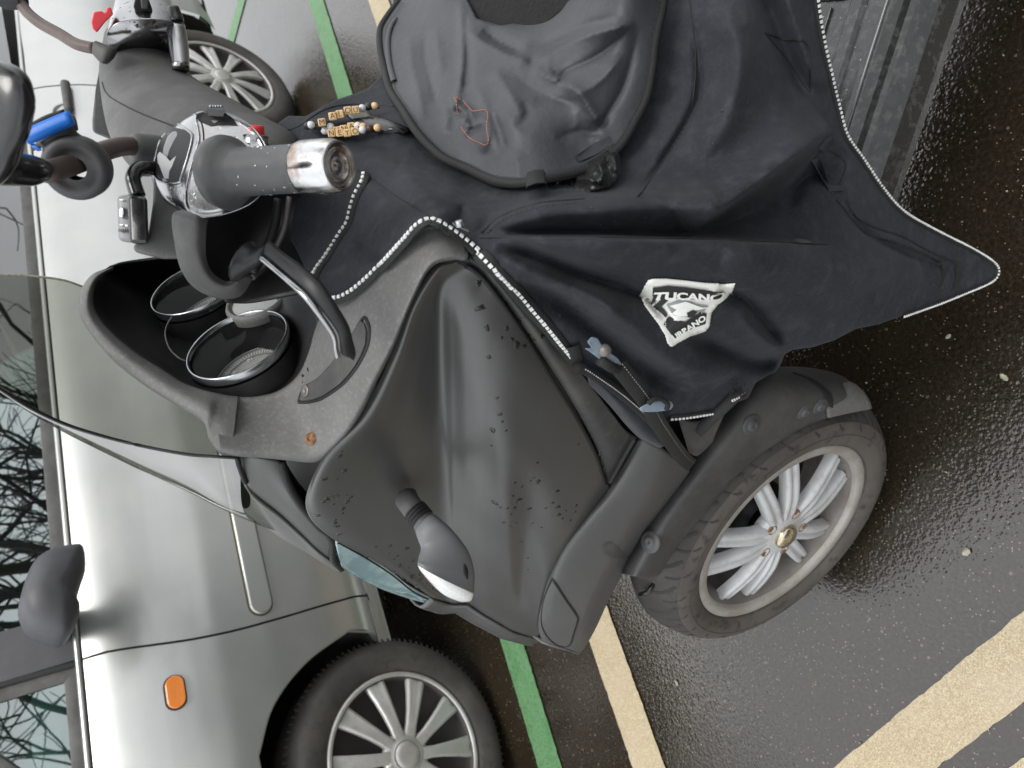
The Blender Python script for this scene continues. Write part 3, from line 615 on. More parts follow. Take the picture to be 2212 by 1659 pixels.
pl = dpath([(1194,1249),(1220,1290),(1247,1330),(1247,1345),(1240,1368),(1233,1390),(1222,1397),(1201,1392),(1180,1372),(1170,1345),(1173,1305),(1183,1272),(1194,1249)], 5)
C, Nn = lay(B_bum, pl, .0006); ribbon(C, Nn, .0026, 'reflector_blank_groove', 'deep_black', sco)
def decal(poly, bvh, off, name, mt, parent, step=None, solid=0, **k):
    V2, F = fill2d(poly, step); C, Nn = lay(bvh, V2, off); F = facing(C, F); return mk(name, C, F, mt, parent, solid=solid, **k)
ctr = pl.mean(0); decal([tuple(ctr + (p - ctr) * .93) for p in pl[:-1:2]], B_bum, .0016, 'reflector_blank', 'bumper_grey', sco, 9, smooth=True)
# dried leaf print on the bumper
decal([(1302,1180),(1308,1172),(1320,1170),(1335,1180),(1345,1190),(1352,1200),(1362,1208),(1366,1212),(1352,1209),(1335,1205),(1318,1203),(1306,1196)], B_bum, .0007, 'leaf_stain', 'matte_trim', sco, 6)

# ---- front wheel
WN = np.array([math.cos(math.radians(5.0)) * math.cos(math.radians(-119.9)), math.cos(math.radians(5.0)) * math.sin(math.radians(-119.9)), math.sin(math.radians(5.0))])
WC = depth(1690.7, 1152.4, 1.13); WC[2] = .235
def scooter_wheel(Cc, ax):
    w = bpy.data.objects.new('wheel', None); S.collection.objects.link(w); w.parent = sco; ORG[w] = ORG[sco]; w.empty_display_size = .05
    prof = catmull([(.150, -.008), (.158, -.001), (.170, .009), (.186, .014), (.202, .010), (.216, -.004), (.227, -.022), (.2345, -.042), (.2355, -.052), (.2345, -.062), (.227, -.082), (.216, -.1), (.202, -.114), (.18, -.118), (.152, -.1)], 60)
    lathe(Cc, ax, prof, 'tyre', 'tyre', w, seg=96)
    x, y, n_ = frame(ax); mb = MB()
    def tp(t, s):                                            # point and normal on tread: s from outer shoulder to inner
        k = np.interp(s, [0, 1], [10, 44]); i = int(k); u = k - i; r, h = prof[i] * (1 - u) + prof[i + 1] * u; dr, dh = prof[i + 1] - prof[i]
        e = math.cos(t) * x + math.sin(t) * y; nn = nrm(e * (-dh) + n_ * dr); nn = nn if nn @ (e) > 0 else -nn
        return Cc + e * r + n_ * h + nn * .0004, nn
    for k in range(26):
        t0 = 2 * math.pi * k / 26
        for pts, wd in (([(0, .26), (.07, .33), (.12, .43), (.135, .52)], .0060), ([(.10, .15), (.16, .25), (.185, .36)], .0046), ([(.02, .62), (.07, .70), (.12, .8)], .004)):
            q = [tp(t0 + a, s) for a, s in resample(catmull(pts, 10), .03)]; ribbon(np.array([a[0] for a in q]), np.array([a[1] for a in q]), wd, mb=mb, thick=.0002)
    tag(mb.build('tread_grooves', 'tyre_groove', w), kind='stuff')
    # side-wall lettering band rings
    lathe(Cc, ax, [(.188, .0142), (.1885, .0150), (.1892, .0142)], 'sidewall_ring', 'tyre', w, seg=96)
    lathe(Cc, ax, [(.1600, -.004), (.1642, .0), (.1640, .0035), (.162, .0048), (.1500, .0040), (.1475, .001), (.1445, -.014), (.139, -.022), (.136, -.060), (.140, -.095), (.158, -.104)], 'rim', 'rim_dirty', w, seg=96)
    lathe(Cc, ax, [(.1600, -.004), (.1646, .0004), (.1643, .0039), (.1622, .0053), (.1500, .0046), (.1472, .0012), (.1460, -.004)], 'rim_lip', 'rim_lip', w, seg=96)
    lathe(Cc, ax, [(.1655, .0058), (.172, .0112), (.180, .0135), (.186, .01445), (.194, .0135), (.202, .0106), (.206, .0079)], 'sidewall', 'tyre_dusty', w, seg=96)
    lathe(Cc, ax, [(.0005, -.085), (.10, -.085), (.105, -.08), (.105, -.075), (.045, -.07), (.0005, -.07)], 'brake_disc', 'dirty_steel', w, seg=64)
    lathe(Cc, ax, [(.0005, -.1), (.05, -.1), (.055, -.05), (.04, -.035)], 'hub_carrier', 'deep_black', w, seg=32)
    bolts = []
    for k in range(5):                                       # five pairs of grooved spokes
        for sgn in (-1, 1):
            tc_ = 2 * math.pi * k / 5 + .62; pr = []
            for u in np.linspace(0, 1, 14):
                r = .022 + .121 * u; off = sgn * (.0065 + .0245 * u ** .85); hh = .002 + .003 * math.sin(u * 2.2) - .030 * max(0, u - .35) ** 1.3; hw = .0135 - .0008 * u
                e = math.cos(tc_) * x + math.sin(tc_) * y; f = -math.sin(tc_) * x + math.cos(tc_) * y; base_ = Cc + e * math.sqrt(max(r * r - off * off, 1e-6)) + f * off
                nn = n_; pr.append([base_ + f * s * hw + nn * (hh + d) for s, d in ((-1, -.017), (-1, -.003), (-.75, .001), (-.3, .0012), (-.12, -.0022), (.12, -.0022), (.3, .0012), (.75, .001), (1, -.003), (1, -.017))])
            mk('spoke', np.array(pr).reshape(-1, 3), grid_faces(14, 10), 'rim_silver', w)
        tb = 2 * math.pi * (k + .5) / 5 + .62; bolts.append(Cc + .0385 * (math.cos(tb) * x + math.sin(tb) * y))
    lathe(Cc, ax, [(.050, -.02), (.051, -.006), (.047, .0005), (.038, .0035), (.028, .0045), (.0005, .005)], 'hub', 'rim_silver', w, seg=48)
    for b in bolts:
        lathe(b, n_, [(.0088, .0025), (.0084, .0042), (.0070, .0044), (.0062, .0036), (.0005, .0034)], 'bolt', 'rust', w, seg=20)
    lathe(Cc, ax, [(.0205, .0045), (.0205, .009), (.0185, .0125), (.012, .0155), (.0005, .017)], 'centre_cap', 'gold_cap', w, seg=40)
    return w
scooter_wheel(WC, WN)
WC2 = WC - SN * .49 + SF * .02; WC2[2] = .236; scooter_wheel(WC2, WN)
for Cx in (WC, WC2):
    tube([Cx - WN * .08, Cx - WN * .13 + z0 * .16 - SF * .04, Cx - WN * .19 + z0 * .26 - SF * .08], .022, 'fork_arm', 'deep_black', sco, m=16)
# ---- mudguard
def fender_patch(name):
    e = [(1884,882),(1830,893),(1790,903),(1740,922),(1700,945),(1640,985),(1580,1040),(1530,1100),(1482,1158),(1456,1192),(1425,1240),(1402,1252)]
    u = [(1862,845),(1818,812),(1762,796),(1690,792),(1640,800),(1590,845),(1530,920),(1482,985),(1425,1062),(1385,1125),(1345,1200),(1336,1238)]
    rows = []
    for s, l in ((0, .268), (.06, .276), (.3, .281), (.55, .276), (.8, .255), (1.0, .215)):
        rows.append([(a[0] + (b[0] - a[0]) * s, a[1] + (b[1] - a[1]) * s, l) for a, b in zip(e, u)])
    return patch(rows, 40, 110, name, 'matte_trim', sco, solid=.004)
fnd, B_fnd = fender_patch('mudguard')
for px, py, r in ((1625, 918, .0075), (1738, 890, .0065), (1772, 878, .0065), (1404, 1171, .0075)):
    c, nn = lay(B_fnd, [(px, py)], .001); lathe(c[0], nn[0], [(r * 1.9, -.002), (r * 1.7, .0004), (r * 1.25, -.0008), (r, .002), (r * .75, .0036), (r * .3, .0038), (.0003, .002)], 'mudguard_screw', 'rubber', sco, seg=20)
# flap with its opening
fl, _ = patch([[(1790,903,.284),(1788,880,.28),(1800,856,.27),(1812,832,.252)], [(1835,893,.286),(1838,868,.284),(1838,846,.276),(1832,824,.26)], [(1884,883,.288),(1880,868,.284),(1868,848,.276),(1850,830,.262)]], 16, 20, 'mudguard_flap', 'faded_trim', sco)
C, Nn = lay(B_fnd, dpath([(1712,806),(1745,818),(1775,838),(1792,862),(1796,880)]), .001); ribbon(C, Nn, np.interp(np.linspace(0, 1, len(C)), [0, .4, .8, 1], [.002, .012, .014, .003]), 'mudguard_slot', 'deep_black', sco)
C, Nn = lay(B_fnd, dpath([(1790,903),(1796,890),(1797,876)]), .0015); ribbon(C, Nn, .002, 'panel_seam', 'deep_black', sco)
# tail end of the inner guard under the bumper
tube(W([(1380,1262,.20),(1405,1252,.22),(1412,1262,.23),(1400,1278,.23),(1383,1284,.22)]), .0035, 'guard_clip', 'black_gloss', sco, m=8)
# ---- dash surround: light rim
rim_o = [(243,576,-.10),(201,592,-.06),(176,627,-.03),(172,673,.0),(192,714,.03),(234,766,.07),(272,801,.09),(330,843,.12),(395,882,.15),(440,911,.17),(452,945,.178),(474,975,.187),(500,985,.19)]
rim_i = [(246,578,-.11),(212,606,-.05),(201,645,-.02),(211,682,.0),(243,721,.03),(298,766,.07),(346,795,.09),(395,827,.115),(430,840,.127),(459,847,.135),(480,851,.14),(500,855,.145),(515,856,.147)]
def midr(t, dl): return [(a[0] + (b[0] - a[0]) * t, a[1] + (b[1] - a[1]) * t, a[2] + (b[2] - a[2]) * t + dl) for a, b in zip(rim_o, rim_i)]
_, B_rim = patch([midr(-.03, -.03), rim_o, midr(.25, .010), midr(.55, .014), midr(.85, .009), rim_i, midr(1.0, -.025)], 30, 110, 'dash_rim', 'faded_trim', sco)
inner = [(459,847,.135),(508,856,.145),(556,855,.15),(604,843,.155),(643,811,.16),(666,763,.165),(682,712,.175),(702,668,.19),(740,640,.205),(805,592,.23),(862,535,.25),(898,500,.262),(938,486,.275),(998,503,.285)]
outer = [(474,975,.187),(514,986,.192),(566,989,.197),(622,994,.207),(679,998,.218),(712,980,.23),(752,937,.247),(785,885,.26),(811,830,.27),(850,753,.28),(890,655,.287),(930,580,.293),(977,562,.296),(1013,566,.296)]
def mid2(t, dl): return [(a[0] + (b[0] - a[0]) * t, a[1] + (b[1] - a[1]) * t, a[2] + (b[2] - a[2]) * t + dl) for a, b in zip(inner, outer)]
_, B_dash = patch([mid2(0, -.03), inner, mid2(.12, .004), mid2(.4, .008), mid2(.7, .012), mid2(.9, .012), mid2(.975, .007), mid2(1.005, -.002)], 44, 120, 'dash_surround', 'faded_trim', sco)
C, Nn = lay(B_dash, dpath([(1012,543),(1009,556),(1005,567)], 3), .0008); ribbon(C, Nn, .002, 'panel_seam', 'deep_black', sco)
# bowl with the gauges: closed loop stepped down to the floor
loop = [(243,576,-.115),(210,606,-.05),(200,645,-.02),(211,682,.0),(243,721,.03),(298,766,.07),(346,795,.09),(395,827,.115),(459,847,.135),(508,856,.145),(556,855,.15),(604,843,.155),(643,811,.16),(666,763,.165),(684,700,.17),(672,640,.15),(620,590,.09),(540,556,.0),(440,548,-.08),(340,560,-.12)]
cx, cy = 470, 705
def shr(s, dl): return [(cx + (x - cx) * s, cy + (y - cy) * s, l * (.6 + .4 * s) + dl) for x, y, l in loop]
patch([loop, shr(.97, -.008), shr(.88, -.035), shr(.7, -.06), shr(.4, -.075), shr(.02, -.08)], 36, 90, 'dash_bowl', 'inner_black', sco, closed=True)
# access cover on the dash
ac = [(645,869),(652,848),(664,834),(685,822),(712,795),(740,758),(765,720),(786,687),(794,694),(799,711),(797,740),(786,768),(772,792),(756,813),(738,832),(701,858),(680,866),(662,869)]
pl = dpath(ac + ac[:1], 5); C, Nn = lay(B_dash, pl, .0008); ribbon(C, Nn, .003, 'access_cover_gap', 'deep_black', sco)
decal([tuple(p) for p in (np.array(ac) - np.mean(ac, 0)) * .94 + np.mean(ac, 0)], B_dash, .0022, 'access_cover', 'matte_trim', sco, 8)
c, nn = lay(B_dash, [(664, 845)], .003); lathe(c[0], nn[0], [(.006, 0), (.005, .001), (.0015, -.0005), (.0003, -.001)], 'cover_screw', 'dirty_steel', sco, seg=16)
c, nn = lay(B_dash, [(672, 948)], .001); lathe(c[0], nn[0], [(.0062, -.0005), (.0056, .0010), (.0050, .0007), (.0046, .0014), (.0024, .0015), (.0022, .0004), (.0003, .0004)], 'dash_screw', 'rust', sco, seg=24)
c, nn = lay(B_dash, [(491, 983)], .003); lathe(c[0], nn[0], [(.005, -.001), (.0035, .0025), (.0003, .003)], 'screen_screw', 'chrome', sco, seg=16)
# ---- gauges
GN = nrm(-.817 * SF + .072 * SN + .572 * SZ)
def gauge(C0, ticks):
    C0 = loc(*C0)
    lathe(C0, GN, [(.0492, -.006), (.0502, .001), (.0515, .0018), (.0525, .0005), (.0528, -.0065), (.052, -.009)], 'gauge_bezel', 'bezel_silver', sco, seg=80)
    lathe(C0, GN, [(.0535, -.010), (.054, -.035), (.050, -.055)], 'gauge_housing', 'inner_black', sco, seg=64)
    lathe(C0, GN, [(.0485, -.003), (.044, -.040)], 'gauge_well', 'inner_black', sco, seg=64)
    lathe(C0, GN, [(.046, -.040), (.0005, -.040)], 'gauge_face', 'gauge_grey', sco, seg=64)
    lathe(C0, GN, [(.0482, -.0035), (.0005, -.0025)], 'gauge_glass', 'gauge_glass', sco, seg=64)
    x, y, a = frame(GN); mb = MB()
    for k in range(61):
        t = 2 * math.pi * k / 72 - 1.0; e = math.cos(t) * x + math.sin(t) * y; f = np.cross(a, e); L_ = .0032 if k % 5 == 0 else .0018; box(mb, C0 + e * .034 - a * .0393, e * L_, f * .00028, a * .0002)
    mb.build('gauge_ticks', 'label_white', sco, smooth=False)
    for r in (.0395, .0290): lathe(C0, GN, [(r, -.0396), (r + .0009, -.0394), (r + .0018, -.0396)], 'gauge_ring', 'gauge_face', sco, seg=64)
    for i, tx in enumerate(ticks):
        t = -1.0 + i * .87; e = math.cos(t) * x + math.sin(t) * y; text(tx, C0 + e * .026 - a * .0390, -e, np.cross(a, -e), .0065, 'gauge_number', 'label_white', sco)
def text(s, C0, up, right, size, name, mt, parent, ext=.0002, at=None):
    cu = bpy.data.curves.new('t', 'FONT'); cu.body = s; cu.size = size; cu.align_x = 'CENTER'; cu.align_y = 'CENTER'; cu.extrude = ext
    ob = bpy.data.objects.new('t', cu); me = bpy.data.meshes.new_from_object(ob); V = np.array([tuple(v.co) for v in me.vertices]); F = [tuple(p.vertices) for p in me.polygons]
    bpy.data.objects.remove(ob); right = -right if np.cross(right, up) @ (CO - C0) < 0 else right
    nn = np.cross(right, up); return mk(name, C0 + V[:, :1] * right + V[:, 1:2] * up + V[:, 2:3] * nn, F, mt, parent, smooth=False)
gauge((-.202, .10, 1.008), ['0', '10', '20', '30', '40', '50', '60']); gauge((-.2038, -.0516, 1.0235), ['0', '2', '4', '6', '8', '10'])
# small display between the dials and its surround
lathe(depth(560, 652, .79), GN, [(.0005, .001), (.0285, .001), (.031, .006), (.0335, .007), (.036, .003), (.036, -.006)], 'display_ring', 'faded_trim', sco, seg=48)
lathe(depth(560, 652, .79), GN, [(.0005, .003), (.0285, .003)], 'display_lens', 'gauge_grey', sco, seg=40)
tube(W(catmull([(372,684,.035),(362,700,.035),(357,722,.045),(366,752,.06),(385,772,.075),(402,780,.08)], 20)), .0009, 'pod_edge', 'matte_trim', sco, m=6)
# ---- windscreen
rows = [
 [(0,840,.150),(60,878,.152),(130,912,.155),(200,936,.16),(300,962,.168),(400,981,.18),(460,986,.186),(518,990,.191)],
 [(0,848,.138),(60,888,.140),(130,925,.140),(200,958,.142),(300,1003,.146),(400,1046,.152),(470,1085,.155),(530,1112,.156)],
 [(0,838,.110),(60,882,.112),(130,925,.112),(200,962,.113),(300,1012,.116),(400,1057,.120),(490,1100,.122),(604,1147,.124)],
 [(0,790,.06),(60,830,.06),(130,872,.06),(200,912,.06),(300,968,.06),(400,1020,.06),(490,1066,.06),(600,1120,.06)],
 [(0,700,-.03),(60,728,-.03),(130,765,-.03),(200,800,-.03),(300,860,-.03),(400,915,-.03),(490,960,-.03),(580,1005,-.03)],
 [(0,630,-.10),(60,642,-.10),(130,665,-.10),(200,695,-.10),(300,745,-.10),(400,790,-.10),(490,830,-.10),(560,880,-.10)],
 [(0,593,-.135),(75,597,-.135),(140,606,-.135),(200,628,-.138),(300,670,-.14),(400,710,-.145),(490,750,-.15),(540,790,-.155)],
]
def extz(r): a, b = np.array(r[0]), np.array(r[1]); return [tuple(a - (b - a) * 1.6), tuple(a - (b - a) * .8)] + r
rows = [extz(r) for r in rows]
scr, B_scr = patch(rows, 60, 70, 'windscreen', 'tint_screen', sco, solid=0)
P = W(catmull(rows[0][0:10], 60)); tube(P, .0016, 'windscreen_edge', 'black_gloss', sco, m=8)
P = W(catmull(rows[6][0:6], 40)); tube(P, .0013, 'windscreen_edge', 'leaf_pale', sco, m=8)
tube(W([(513,991,.192),(516,1005,.19),(522,1022,.186),(528,1038,.182),(532,1042,.18)]), .0026, 'windscreen_bracket', 'deep_black', sco, m=8)
patch([[(500,975,.15),(520,1020,.14),(560,1070,.13),(620,1120,.115)], [(540,985,.17),(575,1030,.16),(620,1075,.15),(680,1130,.13)], [(610,990,.175),(640,1040,.165),(680,1090,.15),(720,1150,.13)]], 12, 16, 'cowl_backing', 'deep_black', sco)
# ---- cowl strip below the screen, groove, headlight
lo = [(518,990,.188),(560,991,.19),(606,996,.195)]
rows = [
 [(519,989,.186),(526,1025,.182),(545,1062,.175),(604,1110,.162),(650,1152,.150),(690,1190,.140),(725,1215,.130)],
 [(560,991,.196),(572,1022,.190),(596,1062,.182),(634,1108,.170),(668,1144,.158),(704,1178,.147),(732,1205,.136)],
 [(603,996,.195),(618,1040,.190),(636,1074,.184),(662,1108,.173),(686,1136,.163),(708,1158,.154),(722,1190,.142)],
 [(609,996,.180),(626,1040,.175),(644,1074,.170),(668,1108,.16),(692,1136,.150),(712,1158,.142),(726,1190,.13)],
]
_, B_cowl = patch(rows, 26, 50, 'screen_cowl', 'cowl_grey', sco)
rows = [[(519,989,.186),(526,1025,.182),(545,1062,.175),(604,1110,.162),(650,1152,.150),(690,1190,.140),(725,1215,.130)],
 [(545,1080,.15),(570,1110,.14),(604,1147,.125),(640,1170,.122),(673,1190,.118),(705,1212,.116),(738,1230,.114)],
 [(520,1090,.05),(560,1120,.05),(604,1145,.05),(640,1168,.05),(673,1188,.05),(705,1208,.05),(738,1226,.05)],
 [(500,1000,-.08),(540,1040,-.08),(580,1070,-.08),(620,1100,-.08),(660,1130,-.08),(700,1150,-.08),(735,1170,-.08)]]
patch(rows, 30, 40, 'screen_cowl', 'cowl_grey', sco)
C, Nn = lay(B_fair, dpath([(609,995),(625,1043),(661,1106),(708,1150),(719,1171),(720,1200)]), -.002)
P = W([(607,996,.192),(622,1043,.188),(640,1076,.182),(664,1108,.172),(690,1138,.162),(708,1152,.156),(718,1171,.148),(720,1207,.138),(738,1228,.126)]); tube(catmull(P, 40), .0045, 'cowl_gap', 'deep_black', sco, m=8)
rows = [
 [(724,1168,.158),(792,1203,.143),(845,1236,.128),(890,1272,.115),(930,1293,.106),(954,1305,.102)],
 [(726,1182,.152),(780,1212,.138),(832,1245,.122),(882,1277,.11),(925,1297,.103),(954,1306,.101)],
 [(734,1212,.138),(770,1236,.122),(822,1264,.108),(880,1287,.098),(922,1300,.098),(954,1307,.1)],
 [(742,1229,.122),(765,1243,.11),(821,1271,.094),(881,1292,.088),(922,1303,.094),(954,1307,.099)],
 [(740,1210,.04),(765,1225,.04),(821,1250,.04),(881,1275,.05),(922,1290,.07),(952,1300,.09)],
]
hl, B_hl = patch(rows, 30, 50, 'headlight', 'lens_teal', sco, solid=.002); mir(hl, 'headlight', 'lens_teal')
C, Nn = lay(B_hl, dpath([(728,1170),(792,1206),(845,1240),(890,1276),(930,1297)]), .0006); ribbon(C, Nn, .0024, 'headlight_seal', 'deep_black', sco)
# inner body so nothing is hollow
mb = MB(); V = [loc(f, l, z) for z in (.35, .92) for f, l in ((-.42, .2), (-.05, .17), (.08, .06), (.08, -.06), (-.05, -.17), (-.42, -.2))]
V = [loc(f * (.9 if z > .5 else 1), l * (.9 if z > .5 else 1), z) for z in (.32, .88) for f, l in ((-.36, .2), (-.1, .16), (.08, .04), (.08, -.04), (-.1, -.16), (-.36, -.2))]
mb.add(V, [(0, 1, 2, 3, 4, 5), (11, 10, 9, 8, 7, 6)] + [(i, (i + 1) % 6, (i + 1) % 6 + 6, i + 6) for i in range(6)]); mb.build('inner_frame', 'deep_black', sco, smooth=False)
# ---- indicator on its ribbed stalk
ind, B_i0 = silh([((858,1094),(897,1058),.205),((864,1103),(902,1070),.222),((884,1128),(920,1092),.24),((905,1156),(940,1116),.258)], 'indicator_stalk', 'rubber', sco, n=20, m=28)
for t in (.42, .54, .66, .78):
    sec = []
    for dt in (-.022, .022):
        u = t + dt; a = np.array([863 + u * 39, 1100 + u * 53]); b = np.array([900 + u * 38, 1066 + u * 46]); c = (a + b) / 2; sec.append((tuple(c + (a - c) * 1.05), tuple(c + (b - c) * 1.05), .222 + .036 * u, 1.05))
    silh(sec, 'stalk_groove', 'deep_black', sco, n=4, m=28)
_, B_ind = silh([((901,1152),(938,1111),.258,.95),((906,1171),(955,1124),.268,.8),((909,1186),(974,1141),.275,.62),((906,1200),(994,1166),.282,.5),((905,1210),(1012,1196),.288,.42),((905,1216),(1021,1232),.292,.38),((906,1221),(1020,1262),.294,.37),((907,1224),(1018,1277),.295,.37)], 'indicator_body', 'indicator_grey', sco, n=44, m=30, power=2.4)
silh([((907,1224.5),(1018,1277.5),.295,.37),((912,1236),(1017,1286),.296,.36),((925,1253),(1013,1296),.297,.33),((947,1276),(1003,1299),.298,.3),((965,1288),(995,1299),.298,.2)], 'indicator_lens', 'lens_clear', sco, n=24, m=30, power=2.4)
C, Nn = lay(B_ind, dpath([(1002,1219),(1006,1235),(1009,1250)]), .0005); ribbon(C, Nn, np.interp(np.linspace(0, 1, len(C)), [0, .5, 1], [.002, .007, .002]), 'indicator_slot', 'deep_black', sco)

# ================================================================== handlebar
AX = nrm(loc(-.417, .262, .998) - loc(-.376, .158, 1.056))   # bar axis towards the grip end
GE = depth(735, 358, .5403); FLc = depth(493, 374, .592)
# right-hand side: silver housing, kill switch, lever cylinder, grip
_, B_rh = silh([((232,88),(392,80),-.205),((236,62),(392,62),-.225),((243,35),(384,40),-.25),((250,5),(372,10),-.28),((258,-25),(362,-20),-.31)], 'right_switch_housing', 'satin_chrome', sco, n=24, m=32, k=.8, power=2.6)
silh([((268,-20),(352,-20),-.31),((280,-60),(345,-60),-.36),((290,-110),(350,-110),-.42)], 'grip', 'rubber', sco, n=12, m=24)
silh([((358,58),(400,56),-.20),((362,100),(408,104),-.18),((372,150),(410,150),-.15)], 'lever_cylinder', 'satin_chrome', sco, n=12, m=24)
silh([((362,14),(386,14),-.21),((360,36),(396,38),-.205),((364,48),(398,50),-.20)], 'lever_cylinder_cap', 'black_gloss', sco, n=12, m=20)
def pris(P, dz, name, mt, parent=sco, bevel=.0015, **k):     # measured outline pushed back by dz along the view
    Q = W(P); d = nrm(Q.mean(0) - CO); return prism(Q, d * dz, name, mt, parent, bevel=bevel, **k)
pris([(197,48,-.19),(202,26,-.19),(219,23,-.19),(224,28,-.19),(229,25,-.19),(230,17,-.19),(239,15,-.19),(245,31,-.19),(228,47,-.19),(209,71,-.19),(200,62,-.19)], .018, 'kill_switch', 'pink_red', bevel=.002)
pris([(292,-5,-.20),(320,-5,-.20),(330,22,-.20),(318,34,-.20),(296,30,-.20),(288,15,-.20)], .006, 'starter_switch_recess', 'deep_black')
pris([(303,-4,-.195),(322,-4,-.195),(320,20,-.195),(306,20,-.195)], .006, 'starter_switch', 'rubber')
# centre cover between the two housings
secs = [((231,92),(380,96),-1.93,.8),((224,128),(397,138),-1.90,.75),((220,165),(418,170),-1.87,.7),((222,205),(462,202),-1.84,.6),((229,255),(540,243),-1.80,.5),((240,298),(605,278),-1.77,.42),((262,335),(640,300),-1.75,.36),((300,380),(640,350),-1.75,.3)]
_, B_neck = silh(secs, 'handlebar_cover', 'grained_cover', sco, n=60, m=48)
C, Nn = lay(B_neck, dpath([(221,178),(228,198),(246,215),(300,243),(368,270),(420,290)]), .0003); ribbon(C, Nn, .0016, 'panel_seam', 'deep_black', sco)
pris([(216,138,-1.88),(230,136,-1.88),(236,200,-1.88),(256,300,-1.84),(243,303,-1.84),(200,286,-1.84),(199,262,-1.85),(206,196,-1.88)], .03, 'instrument_visor', 'matte_trim', bevel=.004)
# steering column shroud down behind the leg cover
silh([((440,330),(640,280),-1.80),((520,400),(690,310),-1.84),((640,480),(740,400),-1.88)], 'column_shroud', 'inner_black', sco, n=14, m=24, k=.3)
# black cavity and inner leg shield behind the lever
patch([[(400,440,.10),(470,400,.09),(560,380,.07),(660,370,.06),(790,380,.06)], [(420,520,.10),(480,500,.08),(560,470,.05),(660,450,.05),(775,440,.06)], [(450,600,.11),(500,590,.09),(570,560,.08),(640,540,.09),(745,510,.12)], [(490,650,.13),(540,650,.13),(600,640,.14),(650,630,.16),(690,620,.18)]], 30, 40, 'inner_shield', 'inner_black', sco)
tube(W(catmull([(600,430,.10),(595,480,.11),(575,540,.12),(545,590,.13)], 16)), .004, 'cable', 'inner_black', sco, m=8)
tube(W(catmull([(625,425,.08),(612,500,.09),(575,570,.1),(545,600,.12)], 16)), .0028, 'cable', 'dirty_steel', sco, m=8)
# left lower cover (curved shell under the housing)
rows = [
 [(395,452,.20),(372,465,.20),(376,520,.19),(390,580,.18),(420,622,.17),(470,645,.165),(520,640,.165),(548,600,.17)],
 [(410,458,.215),(395,475,.215),(398,525,.205),(412,578,.195),(438,612,.185),(478,632,.18),(512,628,.18),(536,598,.18)],
 [(428,466,.222),(425,485,.222),(424,530,.212),(434,570,.204),(452,602,.195),(482,618,.188),(506,616,.188),(525,596,.186)],
 [(450,474,.21),(447,490,.212),(445,530,.205),(447,562,.198),(459,588,.19),(484,606,.18),(500,606,.18),(512,594,.18)]]
patch(rows, 24, 60, 'lever_shroud', 'grained_cover', sco)
# box-shaped reservoir cover with the small controller on it
def hexa(P, l, dz, name, mt, bevel, parent=sco, bseg=3): return pris([(x, y, l) for x, y in P], dz, name, mt, parent, bevel=bevel, bseg=bseg)
hexa([(333,350),(385,345),(398,452),(392,560),(352,560),(318,552),(290,545),(287,528),(318,520),(330,440)], -1.635, .05, 'reservoir_cover', 'grained_cover', .006)
ctl = empty('heated_grip_controller', tuple(W([(290, 475, -1.60)])[0]), 'small black push-button controller with cable fixed beside the left bar', 'controller')
def hx(P, l, dz, name, mt, bevel, bseg=2): return pris([(x, y, l) for x, y in P], dz, name, mt, ctl, bevel=bevel, bseg=bseg)
hx([(252,424),(286,418),(290,526),(256,520)], -1.615, .016, 'button_face', 'key_grey', .003)
hx([(275,421),(318,424),(322,528),(279,526)], -1.603, .04, 'controller_body', 'black_gloss', .0035)
hx([(257,452),(262,446),(268,449),(270,458),(268,468),(262,472),(257,468)], -1.611, .004, 'push_button', 'bezel_silver', .001)
for y in (430, 484): hx([(258,y),(266,y),(266,y+3),(258,y+3)], -1.6125, .001, 'button_mark', 'label_white', .0002)
hx([(270,485),(276,485),(276,489),(270,489)], -1.6125, .001, 'button_mark', 'label_white', .0002)
for i in range(5): x = 256 + i * 4.4; hx([(x,494),(x+2.2,494),(x+2.2,501),(x,501)], -1.6125, .001, 'level_mark', 'deep_black', .0002)
tube(W(catmull([(298,424,-1.62),(290,400,-1.62),(287,382,-1.62),(296,368,-1.625),(312,362,-1.63),(334,364,-1.64)], 26)), .0062, 'cable', 'black_gloss', ctl, m=14)
# left switch housing
A = [(421,246),(460,241),(494,245),(530,262),(556,284),(578,322),(585,380),(545,440),(455,471),(405,458),(396,420),(405,365),(424,300)]
Bq = [(378,272),(410,250),(450,245),(500,262),(530,290),(552,325),(550,390),(510,430),(440,462),(358,434),(331,400),(327,365),(341,312)]
M1 = [(398,256),(436,244),(478,244),(522,262),(552,288),(575,325),(580,385),(540,440),(452,470),(376,449),(350,410),(350,352),(372,300)]
def dring(P, z): return np.array([depth(x, y, z) for x, y in P])
def shrink(R, s): c = R.mean(0); return c + (R - c) * s
RA, RM, RB = dring(A, .600), dring(M1, .625), dring(Bq, .652)
_, B_sw = loft([shrink(RA, .5), shrink(RA, .88), RA, RM, RB, shrink(dring(Bq, .675), .93), shrink(dring(Bq, .69), .6)], 'left_switch_housing', 'satin_chrome', sco, m=64, n=46)
C, Nn = lay(B_sw, dpath([(424,246),(436,268),(440,295),(439,318)]), .0003); ribbon(C, Nn, .0011, 'panel_seam', 'deep_black', sco)
